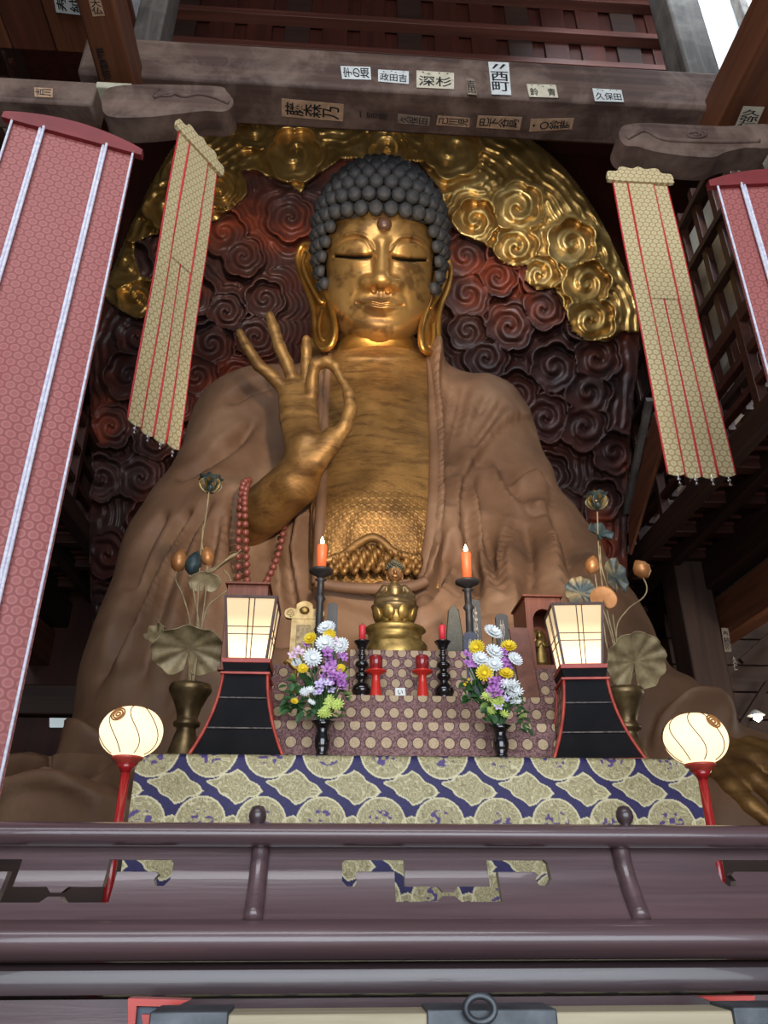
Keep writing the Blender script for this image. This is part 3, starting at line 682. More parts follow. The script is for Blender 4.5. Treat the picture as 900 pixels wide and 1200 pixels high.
def slip(parent, corners, surf, body, paper='white', rot=0, small=None, inkm=None, seal=False):
    """corners: pixel TL,TR,BR,BL ; surf: function (px,py)->world point on the beam surface"""
    C4 = np.array([surf(*c) for c in corners]); ctr = C4.mean(0); n = np.cross(C4[1]-C4[0], C4[3]-C4[0]); n /= np.linalg.norm(n)
    if np.dot(n, CAM-ctr) < 0: n = -n
    def bil(u, v): return (C4[0][None]*((1-u)*(1-v))[:, None]+C4[1][None]*(u*(1-v))[:, None]+C4[2][None]*(u*v)[:, None]+C4[3][None]*((1-u)*v)[:, None])
    if paper:
        sp = mk('name_slip', MB().hexa(C4+n*.004, n*.004), papers[paper], parent, world=True)
    else: sp = None
    def put(t, u0, u1, v0, v1, r):
        co_, fs = text2d(t)
        if not len(fs): return
        a, b = co_[:, 0], 1-co_[:, 1]
        if r == 90: a, b = 1-b, a        # turned clockwise
        if r == -90: a, b = b, 1-a
        mk('lettering', MB().add(bil(u0+(u1-u0)*a, v0+(v1-v0)*b)+n*.0105, fs), inkm or ink, sp or parent, world=True)
    put(body, *( (.06, .94, .30 if small else .12, .90)), rot)
    if small: put(small, .15, .85, .06, .22, 0)
fY = lambda Y: (lambda x, y: P(x, y, Y))
fZ = lambda z: (lambda x, y: PZ(x, y, z))
fX = lambda X: (lambda x, y: PX(x, y, X))
S1 = fY(6.585); S2 = fZ(ZB-.005)
slip(BM, [(399, 78), (434, 79), (435, 94), (401, 93)], S1, '宇\nの\n畑', 'white', -90)
slip(BM, [(443, 82), (479, 84), (479, 99), (443, 96)], S1, '政田吉', 'white', 0, '。・。・')
slip(BM, [(488, 83), (532, 86), (532, 105), (488, 103)], S1, '深杉', 'cream', 0, '・。・・')
slip(BM, [(545, 92), (556, 93), (559, 112), (548, 111)], S1, '吉\n田', 'grey', 0, inkm=ink_f)
slip(BM, [(572, 73), (596, 74), (599, 112), (576, 111)], S1, '西\n町', 'white', 0, '〃')
slip(BM, [(617, 99), (651, 100), (654, 115), (620, 114)], S1, '鈴　青', 'cream', 0, '・・。・')
slip(BM, [(694, 104), (728, 106), (731, 120), (697, 119)], S1, '久保田', 'white', 0, '・。・・')
slip(BM, [(330, 115), (403, 122), (402, 142), (330, 136)], S2, '藤\n森\n乃', 'tan', -90)
slip(BM, [(419, 128), (456, 132), (457, 141), (420, 138)], S2, '一\n宮\n地', None, -90, inkm=ink_f)
slip(BM, [(466, 133), (504, 137), (503, 147), (466, 144)], S2, '久\n保\n田', 'grey', -90, inkm=ink_f)
slip(BM, [(513, 135), (551, 138), (550, 149), (511, 146)], S2, '己\n川\n児', 'tan', -90)
slip(BM, [(560, 135), (612, 137), (609, 152), (558, 149)], S2, '巴\n下\n谷\n島', 'tan', -90)
slip(BM, [(622, 139), (673, 138), (670, 151), (620, 154)], S2, '・\n○\n鈴\n藤', 'tan', -90)
# ---- carved bracket noses under the beam
def nose(outl, Y, th, label, swirl, ridge, X=1):
    o = spline(outl, 60, True); yt = o[:, 1].min(); o[:, 1] = yt+(o[:, 1]-yt)*.66; ridge = [(a, yt+(b-yt)*.66) for a, b in ridge]; swirl = (swirl[0], yt+(swirl[1]-yt)*.75); W_ = np.array([P(a, b, Y) for a, b in o]); t = thing('carved_bracket', label, 'beam bracket', tuple(W_.mean(0)))
    m = MB().plate([(w_[0], w_[2]) for w_ in W_], th=th, t=(0, Y, 0)); mk('bracket_block', m, wd_grey, t, world=True, bevel=.035)
    q = spline(ridge, 30); mk('carved_ridge', MB().tube([P(a, b, Y-.005) for a, b in q], .03, 8), wd_grey, t, True, True)
    a = np.linspace(0, 3.3*pi, 40); r = np.linspace(1, 9, 40); mk('carved_swirl', MB().tube([P(swirl[0]+X*r_*1.5*cos(a_), swirl[1]+r_*.55*sin(a_), Y-.005) for a_, r_ in zip(a, r)], .018, 6), wd_grey, t, True, True)
    return t
nose([(130, 104), (162, 99), (215, 100), (258, 103), (266, 112), (273, 126), (272, 138), (262, 147), (240, 146), (215, 150), (180, 156), (140, 158), (122, 150), (120, 120)], 6.2, .34, 'curled grey carved bracket under the left end of the cross beam', (195, 112), [(180, 122), (200, 114), (216, 120), (232, 116), (250, 121), (268, 132)])
nose([(905, 148), (850, 150), (800, 147), (760, 144), (735, 147), (727, 155), (726, 170), (733, 184), (748, 186), (765, 194), (800, 202), (835, 205), (850, 196), (875, 188), (905, 186)], 6.2, .34, 'curled grey carved bracket under the right end of the cross beam', (815, 162), [(735, 172), (755, 158), (775, 172), (800, 176), (850, 178), (890, 176)], -1)
# side extensions of the bracket line
z0 = 10.1
t_ = thing('side_tie_beam', 'grey tie beam running left from the carved bracket above the red banner', 'beam', (-5.6, 6.5, 10.3))
mk('timber', MB().box((-6.1, 6.5, 10.36), (4.9, .42, .42)), wd_grey, t_, world=True, bevel=.04)
slip(t_, [(40, 103), (62, 104), (62, 115), (41, 114)], fY(6.29), '吉\n川', 'tan', -90)
t_ = thing('side_tie_beam', 'dark tie beam running right from the carved bracket behind the right red banner', 'beam', (6, 6.5, 10.1))
mk('timber', MB().box((6.9, 6.75, 10.05), (3.6, .38, .42)), wd_grey, t_, world=True, bevel=.04)
# front-to-back beams resting on the brackets
def ybeam(px0, px1, py, zb, hgt, label, mat, y0=2.5, Y1=6.95):
    a = PZ(px0, py, zb); b = PZ(px1, py, zb); w_ = b[0]-a[0]; cx = (a[0]+b[0])/2
    t = thing('front_to_back_beam', label, 'beam', (cx, Y1, zb)); mk('timber', MB().box((cx, (y0+Y1)/2, zb+hgt/2), (w_, Y1-y0, hgt)), mat, t, world=True, bevel=.03); return t
bl = ybeam(121, 160, 115, 10.75, .6, 'brown beam coming forward overhead at upper left, a worn slip pasted underneath', wd_brown)
slip(bl, [(109, 50), (120, 49), (134, 97), (122, 98)], fZ(10.745), '藤\n森\n弥', None, 0)
slip(bl, [(103, -4), (117, -4), (123, 18), (109, 19)], fZ(10.745), '大\n仏', 'tan', 0)
slip(bl, [(122, 107), (129, 108), (131, 112), (124, 112)], fZ(10.745), ' ', 'cream')
mk('bracket_cap', MB().box(P(139, 121, 6.55), (.44, .5, .10)), speck('lime_white', rgb(176, 168, 140), rgb(206, 200, 178), 4, .9), bl, world=True, bevel=.02)['label'] = 'pale lime-washed cap'
br = ybeam(833, 905, 165, 10.65, .7, 'broad reddish brown beam coming forward overhead at upper right', wd_brown)
slip(br, [(871, 124), (896, 125), (884, 152), (859, 153)], fZ(10.645), '久\n弥\n仁', 'cream', 0)
# king posts over the beam
for px, wpx, lab in ((810, 38, 'thick weathered grey post standing on the right end of the cross beam'), (172, 34, 'grey post rising from the left end of the cross beam')):
    a = P(px-wpx/2, 60, 6.9); b = P(px+wpx/2, 60, 6.9)
    tag(mk('roof_post', MB().box(((a[0]+b[0])/2, 7.0, 15.2), (b[0]-a[0], .5, 6.6)), wd_post, world=True, bevel=.04), lab, 'post')
# plank ceiling bays beyond the beam
t = thing('board_screen', 'dark red plank screen with long battens above the cross beam', 'plank wall', (0, 9.6, 15.8))
mk('boards', MB().box((0.7, 9.62, 18.42), (10.6, .12, 5.2)), wd_red, t, world=True)
for k in range(14): mk('upright_board', MB().box((-3.9+k*.75, 9.52, 18.3), (.5, .06, 5.2)), wd_red if k % 3 else wd_dark, t, world=True, bevel=.01)
for z in (16.25, 17.25, 18.4, 19.6): mk('batten', MB().box((0.7, 9.40, z), (10.6, .22, .16)), wd_redx, t, world=True, bevel=.01)
# upper left plank soffit
t = thing('plank_soffit', 'brown plank soffit behind the left overhead beam', 'ceiling boards', (-6, 7, 13))
for k in range(7): mk('soffit_board', MB().box((-7.6+k*.62, 5.7, 12.6), (.6, 3.1, .08)), wd_brown if k % 2 else wood('board_warm', rgb(74, 38, 24), rgb(112, 62, 42), 1, .5, .6), t, world=True, bevel=.008)
mk('edge_rail', MB().box((-6, 4.9, 12.46), (4.6, .3, .25)), wd_greyy, t, world=True, bevel=.02)
t = thing('white_notice', 'pale paper notice pasted at the top left of the plank soffit', 'notice', tuple(PZ(80, 5, 12.5)))
slip(t, [(62, -8), (97, -8), (100, 18), (66, 14)], fZ(12.54), '奉\n納', 'white', -90)
# day-lit white plaster gable, upper right, with struts
x_ = 5.6
t = thing('plaster_gable', 'white plaster gable wall catching daylight at the upper right', 'plaster wall', (x_, 9, 13.5))
mk('plaster_panel', MB().box((x_+.5, 7.3, 17.6), (.1, 3.7, 6.4)), plaster_w, t, world=True)
for y in (6.3, 7.4, 8.9): mk('strut', MB().box((x_+.38, y, 17.6), (.12, .22, 6.4)), wd_post, t, world=True, bevel=.02)
t = thing('plaster_gable', 'sliver of white plaster wall beside the grey post at the upper left', 'plaster wall', (-4.6, 9, 13.5))
mk('plaster_panel', MB().box((-4.6, 8.4, 17), (.1, 1.2, 5.2)), plaster_w, t, world=True)
# ---- right aisle: gallery on the side wall
def gallery(s, lab, full=True):
    xi, xo = s*4.75, s*6.0; z = 7.0
    t = thing('side_gallery', lab, 'gallery', (s*5.4, 10.6, z))
    mk('walkway', MB().box(((xi+xo)/2, 10.6, z+.12), (abs(xo-xi), 8.4, .08)), wd_red, t, world=True)
    for y in np.arange(6.9, 14.8, 1.05): mk('joist', MB().box(((xi+xo)/2, y, z), (abs(xo-xi), .2, .2)), wood('joist_wood', rgb(46, 22, 15), rgb(78, 40, 28), 0, .5, .5), t, world=True, bevel=.015)
    for x in (xi, (xi+xo)/2, xo): mk('runner', MB().box((x, 10.6, z-.04), (.2, 8.4, .3)), wd_darky, t, world=True, bevel=.015)
    for y in np.arange(7.6, 15.0, .26): mk('soffit_slat', MB().box(((xi+xo)/2, y, z+.06), (abs(xo-xi)-.1, .05, .06)), wd_redx, t, world=True)
    for z2, h in ((z+.45, .10), (z+.95, .12), (z+1.5, .16)): mk('handrail', MB().box((xi, 10.6, z2), (.12, 8.4, h)), MATS['joist_wood'], t, world=True, bevel=.01)
    for y in np.arange(6.7, 14.9, 1.05): mk('baluster', MB().box((xi, y, z+.8), (.14, .14, 1.6)), MATS['joist_wood'], t, world=True, bevel=.01)
    return t
gallery(1, 'dark red timber gallery with railing along the right wall behind the pale streamer')
gallery(-1, 'dark timber gallery along the left wall behind the red banner')
for s in (1, -1):
    t = thing('lattice_frame', 'tall red-brown lattice of rails and posts above the %s gallery' % ('right' if s > 0 else 'left'), 'lattice', (s*6.2, 11, 8.8))
    for y in np.arange(7.2, 15, .62): mk('lattice_post', MB().box((s*6.2, y, 11.4), (.14, .16, 5.2)), MATS['joist_wood'], t, world=True, bevel=.01)
    for z in (9.3, 10.4, 11.4, 12.5, 13.6): mk('lattice_rail', MB().box((s*6.15, 11, z), (.16, 8.4, .14)), wd_darky, t, world=True, bevel=.01)
    t = thing('plaster_strip', 'cream plaster band between the dark timbers at the %s' % ('right' if s > 0 else 'left'), 'plaster wall', (s*6.4, 10, 7.3))
    mk('plaster_panel', MB().box((s*6.45, 10.8, 7.55), (.08, 8.2, 2.3)), plaster, t, world=True)
    mk('plaster_panel', MB().box((s*6.6, 10.8, 11.6), (.08, 8.2, 4.6)), plaster, t, world=True)
    tag(mk('aisle_beam', MB().box((s*6.05, 10.4, 6.63), (.36, 10.5, .52)), wd_darky, world=True, bevel=.03), 'heavy dark beam running front to back along the %s aisle' % ('right' if s > 0 else 'left'), 'beam')
    tag(mk('aisle_beam', MB().box((s*6.1, 10.4, 7.35), (.3, 10.5, .3)), wd_darky, world=True, bevel=.03), 'upper thin dark beam over the plaster band of the %s aisle' % ('right' if s > 0 else 'left'), 'beam')
    tag(mk('aisle_beam', MB().box((s*6.3, 10.4, 5.95), (.4, 10.5, .7)), wd_brown, world=True, bevel=.03), 'lower brown beam of the %s aisle' % ('right' if s > 0 else 'left'), 'beam')
# aisle post with slips, right
a = P(832, 780, 12.2); pw = .62
PO = thing('aisle_post', 'dark square post with two paper slips at the lower right', 'post', (a[0], 12.2, 1.8))
mk('timber', MB().box((a[0], 12.5, 4.2), (pw, pw, 5.6)), wd_brownz, PO, world=True, bevel=.03)
slip(PO, [(845, 736), (853, 736), (857, 764), (849, 764)], fY(12.18), '奉\n納\n弥', 'grey', 0, inkm=ink)
slip(PO, [(857, 767), (862, 767), (865, 788), (860, 788)], fY(12.18), '久\n仁', None, 0, inkm=ink_w)
t = thing('board_partition', 'brown board partition with thin rails behind the lower right post', 'plank wall', (7.5, 13.6, 2))
for k in range(9): mk('partition_board', MB().box((8.0, 13.7, 2.2+k*.5), (4.6, .08, .47)), wood('partition_wood', rgb(52, 36, 28), rgb(88, 64, 50), 0, .5, .6), t, world=True, bevel=.008)
mk('brace', MB().beam(P(900, 800, 13.4), P(862, 860, 13.4), .1, .1), wd_darky, t, world=True)
mk('brace', MB().beam(P(905, 742, 13.4), P(868, 775, 13.4), .1, .1), wd_darky, t, world=True)
# left aisle
a = P(-30, 800, 12); b = P(130, 800, 12)
tag(mk('low_tie_beam', MB().box(((a[0]+b[0])/2-.4, 13.2, a[2]), (b[0]-a[0]+1.5, .3, .5)), wd_dark, world=True, bevel=.03), 'dark low tie beam seen left of the Buddha robe', 'beam')
t = thing('leaning_panel', 'brown boarded panel leaning beside the right edge of the cloud panel', 'wooden panel', tuple(P(735, 640, 10.6)))
m = MB().hexa([P(762, 478, 10.4), P(770, 478, 10.4), P(737, 640, 10.8), P(735, 600, 10.8)], (0, .1, 0)); 
m = MB().hexa([P(766, 482, 9.6), P(736, 606, 11.6), P(737, 650, 11.6), P(776, 520, 9.6)], (.06, .02, 0)); mk('panel_board', m, wd_brown, t, world=True, bevel=.01)
mk('panel_frame', MB().beam(P(761, 468, 9.55), P(734, 600, 11.7), .10, .10), wd_post, t, world=True)
# bulb glimpsed low right, pale window low left
t = thing('bulb_lamp', 'small bare white bulb shining at the lower right behind the hand', 'lamp', tuple(P(888, 841, 11)))
mk('bulb', MB().lathe([(.01, -.06), (.06, -.02), (.05, .04), (.02, .08)], 14), flat('bulb_glow', rgb(255, 240, 220), .4, em=14, emc=(1, .9, .75, 1)), t, True)
mk('lamp_shade', MB().lathe([(.03, .08), (.13, .0), (.12, 0), (.03, .07)], 20, (-.02, 0, .03)), flat('shade_white', rgb(200, 196, 186), .5), t, True)
t = tag(thing('window', None, None, tuple(P(75, 838, 14.9))), kind='structure'); t.name = 'window_1'; WL['window_1'] = WL['window']
mk('pane', MB().hexa([P(58, 827, 14.9), P(95, 826, 14.9), P(92, 852, 14.9), P(58, 852, 14.9)], (0, .05, 0)), flat('daylit_pane', rgb(190, 205, 210), .5, em=.45, emc=(.75, .86, .9, 1)), t, world=True)
# ============================================================ FRONT RAILING
rail_m = wood('rail_lacquer', rgb(74, 56, 58), rgb(102, 80, 82), 0, 1.6, .3, .12, .5, .3)
rail_d = wood('rail_lacquer_dark', rgb(52, 40, 42), rgb(78, 62, 64), 0, 1.6, .34, .12, .5, .3)
ZR = float(P(450, 985, 2.5)[2])
RL = thing('altar_railing', 'dark purplish lacquered altar railing with fret cut-outs across the front', 'railing', (-.2, 2.55, 1.2))
RX0, RX1 = -2.9, 2.5
def profx(prof, mat, name, x0=RX0, x1=RX1, bev=0):
    """extrude a closed (y,z) profile along x"""
    m = MB().hexa([(x0, y, z) for y, z in prof], (x1-x0, 0, 0)); return mk(name, m, mat, RL, world=True, auto=40)
def arc(cy, cz, ry, rz, a0, a1, n=10): return [(cy+ry*cos(radians(a)), cz+rz*sin(radians(a))) for a in np.linspace(a0, a1, n)]
zt = float(P(450, 966, 2.5)[2]); zb = float(P(450, 984, 2.5)[2])
profx(arc(2.52, (zt+zb)/2-.008, .05, (zt-zb)/2+.012, 0, 340, 18), rail_m, 'top_rail')
# bowed panel with fret cut-outs: flat outline cut, then bent
z1 = float(P(450, 1078, 2.46)[2]); zp = zb
def bend(z):
    t = np.clip((zp-z)/(zp-z1), 0, 1); return 2.565-.11*t**1.7
k = float(depth(P(525, 1030, 2.51)))/FPX
def fret(cx):
    c = P(cx, 1030, 2.51); s = k
    def q(dx, dy): return (c[0]+dx*s, c[2]-dy*s*1.0)
    L = [(-124, -17), (-121, -21), (-50, -21), (-50, 8), (-12, 8), (-6, 14), (6, 14), (12, 8), (50, 8), (50, -21), (121, -21), (125, -17), (125, 0), (119, 7), (109, 7), (106, 0), (110, -5), (106, -8), (62, -8), (62, 24), (14, 24), (7, 18), (-7, 18), (-14, 24), (-62, 24), (-62, -8), (-104, -8), (-109, -4), (-106, 2), (-109, 8), (-118, 8), (-124, 2)]
    return [q(a, b) for a, b in L]
def panel(x0, x1, cx):
    ny = 16; hole = fret(cx); o = [(x0, zp)]+[(x0, zp+(z1-zp)*i/ny) for i in range(1, ny)]+[(x0, z1), (x1, z1)]+[(x1, z1+(zp-z1)*i/ny) for i in range(1, ny)]+[(x1, zp)]
    hole = np.array(hole); dense = []
    for i in range(len(hole)):
        a, b = hole[i], hole[(i+1) % len(hole)]; n_ = max(1, int(abs(a[1]-b[1])/.012)); dense += [tuple(a+(b-a)*j/n_) for j in range(n_)]
    # slice in horizontal bands so the slab can follow the bow
    import bmesh
    m = MB().plate(o, [dense], th=.035); bm = bmesh.new()
    for v in np.vstack(m.v): bm.verts.new(v)
    bm.verts.ensure_lookup_table()
    for f in m.f:
        try: bm.faces.new([bm.verts[i] for i in f])
        except ValueError: pass
    for i in range(1, ny):
        zz = zp+(z1-zp)*i/ny; bmesh.ops.bisect_plane(bm, geom=bm.verts[:]+bm.edges[:]+bm.faces[:], plane_co=(0, 0, zz), plane_no=(0, 0, 1))
    bmesh.ops.recalc_face_normals(bm, faces=bm.faces[:]); bm.verts.index_update()
    V = np.array([v.co[:] for v in bm.verts]); Fc = [tuple(v.index for v in f.verts) for f in bm.faces]; bm.free()
    V[:, 1] += bend(V[:, 2]); mk('fret_panel', (V, Fc), rail_m, RL, world=True, auto=35)
xs = [RX0]+[float(P(p, 1020, 2.5)[0]) for p in (302, 737)]+[RX1]
for i, cx in enumerate((68, 525, 966)): panel(xs[i], xs[i+1], cx)
for p in (302, 737):
    x = float(P(p, 1020, 2.5)[0]); zz = np.linspace(zp+.01, z1, 14)
    mk('rail_post', MB().tube([(x, bend(z)-.01, z) for z in zz], .027, 14), rail_m, RL, True, True)
    c = P(p if p < 400 else 732, 957, 2.52); mk('knob', MB().lathe([(.001, .033), (.018, .028), (.026, .012), (.027, -.002), (.022, -.016), (.014, -.024), (.017, -.034), (.018, -.06)], 20, c), rail_d, RL, True, True)
za, zc = float(P(450, 1077, 2.44)[2]), float(P(450, 1126, 2.44)[2])
profx([(2.6, za)]+arc(2.46, (za+zc)/2, .07, (za-zc)/2, 90, 270, 14)+[(2.6, zc)], rail_m, 'bolster_moulding')
zd, ze = float(P(450, 1130, 2.46)[2]), float(P(450, 1168, 2.46)[2])
profx([(2.62, zd), (2.48, zd), (2.462, zd-.012), (2.455, (zd+ze)/2), (2.462, ze+.008), (2.62, ze)], rail_d, 'sill_beam')
profx([(2.62, ze-.006), (2.50, ze-.006), (2.50, .9), (2.62, .9)], rail_m, 'base_board')
# ---- red lacquer frame corner and offertory box, at the very bottom
redl = flat('red_lacquer', rgb(186, 62, 50), .35, spec=.5, coat=.2)
t = thing('red_framed_stand', 'red lacquer frame corner peeping in at the bottom left', 'stand', (-.95, 2.3, 1.1))
Yf = 2.3
def bar(a, b, w, mat, nm, par, Y=Yf, d=.03):
    A, B = P(*a, Y), P(*b, Y); return mk(nm, MB().beam(A, B, d, w*float(depth(A))/FPX), mat, par, world=True, bevel=.003)
mk('frame', MB().hexa([P(150, 1170, Yf), P(222, 1172, Yf), P(205, 1180, Yf), P(160, 1179, Yf), P(157, 1215, Yf), P(150, 1215, Yf)], (0, .05, 0)), redl, t, world=True)
mk('inner_frame', MB().hexa([P(166, 1189, Yf), P(177, 1189, Yf), P(175, 1215, Yf), P(169, 1215, Yf)], (0, .03, 0)), redl, t, world=True)
mk('blue_field', MB().hexa([P(160, 1180, Yf+.02), P(205, 1181, Yf+.02), P(200, 1215, Yf+.02), P(158, 1215, Yf+.02)], (0, .02, 0)), flat('slate_blue', rgb(72, 84, 98), .5), t, world=True)
mk('red_strip', MB().hexa([P(820, 1168, 2.4), P(885, 1167, 2.4), P(884, 1175, 2.4), P(835, 1174, 2.4)], (0, .03, 0)), redl, t, world=True)
BX = thing('offertory_box', 'pale wooden offertory box edge with riveted dark iron straps along the bottom', 'box', (.1, 2.1, 1.0))
Yo = 2.12; zt_ = float(P(560, 1187, Yo)[2]); palew = wood('pale_cedar', rgb(150, 138, 112), rgb(186, 174, 146), 0, 2, .6, .2)
x0, x1 = float(P(178, 1190, Yo)[0]), float(P(930, 1190, Yo)[0])
mk('box_rim', MB().box(((x0+x1)/2, Yo+.06, zt_-.09), (x1-x0, .12, .18)), palew, BX, world=True, bevel=.006)
bz = zt_-.18
mk('box_body', MB().box(((x0+x1)/2, Yo+.065, bz/2), (x1-x0-.02, .10, bz)), palew, BX, world=True)
iron = speck('iron_strap', rgb(66, 70, 74), rgb(96, 100, 104), 9, .5, .6, .2, .003)
for a, b in ((176, 268), (500, 652), (858, 935)):
    u, v = float(P(a, 1190, Yo)[0]), float(P(b, 1190, Yo)[0]); st_ = mk('iron_strap', MB().box(((u+v)/2, Yo+.055, zt_-.087), (v-u, .13, .19)), iron, BX, world=True, bevel=.004)
    for xx in np.linspace(u+.02, v-.02, 7): mk('rivet', MB().ball((xx, Yo-.017, zt_-.03), [.006, .004, .006], 8), iron, st_, True, True)
a = np.linspace(.1, pi*2-.1, 26); c = P(563, 1186, Yo-.03); mk('ring_handle', MB().tube([(c[0]+.034*cos(a_), c[1]+.0, c[2]+.006+.026*sin(a_)) for a_ in a], .008, 8, closed=True), iron, BX, True, True)
# ============================================================ ALTAR TABLE AND TIERS
def brocade_grid(w_m, h_m, px_m, off=0.):
    """cloth colours from metres: u along, v down"""
    pass
def cloth_colors(u, v):
    """u, v in photo-scale units; medallions, clouds and navy ground"""
    navy = np.array([.018, .012, .075]); g1 = np.array(rgb(170, 158, 116)[:3]); g2 = np.array(rgb(104, 92, 66)[:3]); g3 = np.array(rgb(214, 204, 164)[:3]); rose = np.array(rgb(150, 110, 96)[:3])
    PU = 68.2; vk = np.floor((v+4)/79.); u = u+6*vk; v = v-79*vk; k = np.floor(u/PU); a = u-k*PU                      # 0..PU
    gold = np.zeros(u.shape, bool); edge = np.full(u.shape, 99.); ring = np.full(u.shape, 99.)
    def circ(cx, cy, r, lobes=0):
        nonlocal gold, edge, ring
        dx = (a-cx+PU/2) % PU-PU/2; dy = v-cy; an = np.arctan2(dy, dx); rr = np.hypot(dx, dy); R_ = r*(1+(.05*np.cos(lobes*an) if lobes else 0))
        m = rr < R_; gold |= m; edge = np.where(m, np.minimum(edge, R_-rr), edge); ring = np.where(m, rr/R_, ring); return m, an, rr
    m1, an1, r1 = circ(34, -4, 30.5, 0); m2, an2, r2 = circ(28, 75, 29, 0)
    circ(-17+11, 78, 11, 5)
    # sheared scalloped cloud
    dx = (a+3-0+PU/2) % PU-PU/2; dx0 = dx; dy = v-36-dx*.16; an = np.arctan2(dy*2, dx); q = np.abs(dx)/34+np.abs(dy)/19.5+.06*np.cos(an*7); m3 = q < 1
    gold |= m3; edge = np.where(m3, np.minimum(edge, (1-q)*18), edge); ring = np.where(m3, q, ring)
    nz_ = vnoise(u/5.5, v/5.5, 11); nz2 = vnoise(u/2.2, v/2.2, 12); ln = np.abs(((nz_*4+ring*2.0) % 1)-.5)
    c = g1*(.75+.5*nz2[..., None]*.6); lines = sstep(.16, .02, ln)[..., None]; c = c*(1-lines*.75)+g3*lines*.75
    dl = (sstep(.16, .02, np.abs(((nz_*4+ring*2+.28) % 1)-.5))*.6)[..., None]; c = c*(1-dl)+g2*dl
    er = sstep(2.6, 1.2, edge)[..., None]; c = c*(1-er)+g3*er*.95+0
    mm = (m2 & (r2 < 15)) | (m1 & (r1 < 16)); sp = (mm & (vnoise(u/4, v/3, 21) > .62))[..., None]; c = np.where(sp, navy*2+rose*.15, c)
    c = np.where(gold[..., None], c, navy*(.8+.5*nz2[..., None])); return c
brc = vcol('brocade', .55, .3, 260, 0, .35)
TY = 3.8; A_ = P(161, 882, TY); B_ = P(821, 890, TY); zt = float((A_[2]+B_[2])/2); x0, x1 = A_[0], B_[0]; kx = float(depth(P(490, 920, TY)))/FPX
TB = thing('altar_table', 'wide altar table under a navy and gold cloud brocade cloth', 'altar table', ((x0+x1)/2, 4.7, 1.2))
mk('table_body', MB().box(((x0+x1)/2, 4.75, 1.2+(zt-1.2-.03)/2), (x1-x0-.08, 1.75, zt-1.2-.03)), wd_dark, TB, world=True)
nx, nzv = 760, 220; H_ = zt-1.32
U, Vv = np.meshgrid(np.linspace(0, 1, nx), np.linspace(0, 1, nzv)); X_ = x0+(x1-x0)*U; Z_ = zt-H_*Vv
Y_ = TY+.006*np.sin(X_*9+1)*Vv+.004*np.sin(X_*23)*Vv-.0+.012*np.exp(-(Vv/.02)**2)*1
cu_, cv_ = (X_-x0)/kx+13+3, (zt-Z_)/kx
cols = cloth_colors(cu_, cv_).reshape(-1, 3)
clo = thing('altar_cloth', 'navy and gold brocade cloth with cloud diamonds and round medallions on the altar table', 'cloth', ((x0+x1)/2, TY, zt))
mk('cloth_front', MB().grid(np.stack([X_, Y_, Z_], -1)), brc, clo, True, True, colors=cols)
for xs_, s_ in ((x0, -1), (x1, 1)):
    U2, V2_ = np.meshgrid(np.linspace(0, 1, 160), np.linspace(0, 1, 90)); Yg = TY+.0+.9*U2; Zg = zt-H_*V2_
    mk('cloth_side', MB().grid(np.stack([np.full(U2.shape, xs_), Yg, Zg], -1), s_ > 0), brc, clo, True, True, colors=cloth_colors(Yg/kx, (zt-Zg)/kx).reshape(-1, 3))
U2, V2_ = np.meshgrid(np.linspace(0, 1, 500), np.linspace(0, 1, 60)); Xg = x0+(x1-x0)*U2; Yg = TY+1.8*V2_
mk('cloth_top', MB().grid(np.stack([Xg, Yg, np.full(U2.shape, zt)], -1), True), brc, clo, True, True, colors=cloth_colors((Xg-x0)/kx, Yg/kx+30).reshape(-1, 3))
# --- disc brocade (material): rows of pale discs on mauve ground
def disc_brocade(name, g1, g2, disc, sp=19.5, base='XZ', rad=.33, stag=True, off=.25):
    t = NT(name); tc = t.n('ShaderNodeTexCoord'); sx = t.n('ShaderNodeSeparateXYZ'); t.l(tc.outputs['Object'], sx.inputs[0])
    a = sx.outputs[0] if base[0] == 'X' else sx.outputs[1]; b = sx.outputs[2] if base[1] == 'Z' else sx.outputs[1]
    s_ = 1/(sp*kx)
    def cell(off):
        u = t.math('SUBTRACT', t.math('FRACT', t.math('ADD', t.math('MULTIPLY', a, s_), off)), .5); w = t.math('SUBTRACT', t.math('FRACT', t.math('ADD', t.math('MULTIPLY', b, s_*(.62 if stag else .92)), off)), .5)
        return t.math('SQRT', t.math('ADD', t.math('POWER', u, 2), t.math('POWER', t.math('MULTIPLY', w, 1.61 if stag else 1.087), 2)))
    d = t.math('MINIMUM', cell(0.), cell(.5)) if stag else cell(off)
    v = t.obj(); n1 = t.noise(v, 160, 3); bgc = t.ramp(t.noise(v, 90, 4, .8), [(.42, g1), (.56, g2)])
    dc = t.ramp(n1, [(.35, tuple(x*.72 for x in disc[:3])), (.65, disc)])
    c = t.mix(t.ramp(d, [(rad, (1, 1, 1, 1)), (rad+.02, (0, 0, 0, 1))]), bgc, dc)
    rg = t.ramp(d, [(rad-.005, (0, 0, 0, 1)), (rad+.01, (1, 1, 1, 1)), (rad+.05, (1, 1, 1, 1)), (rad+.065, (0, 0, 0, 1))]); c = t.mix(rg, c, tuple(x*.55 for x in g1[:3]))
    t.bump(n1, .3, .002); return t.fin(c, .7, 0, .3)
dbr = disc_brocade('disc_brocade', rgb(96, 62, 66), rgb(146, 112, 108), rgb(190, 164, 132))
dbr2 = disc_brocade('disc_brocade_rows', rgb(96, 64, 66), rgb(140, 106, 102), rgb(196, 170, 136), 20.5, stag=False)
dbr3 = disc_brocade('disc_brocade_rows_b', rgb(96, 64, 66), rgb(140, 106, 102), rgb(196, 170, 136), 20.5, stag=False, off=.75)
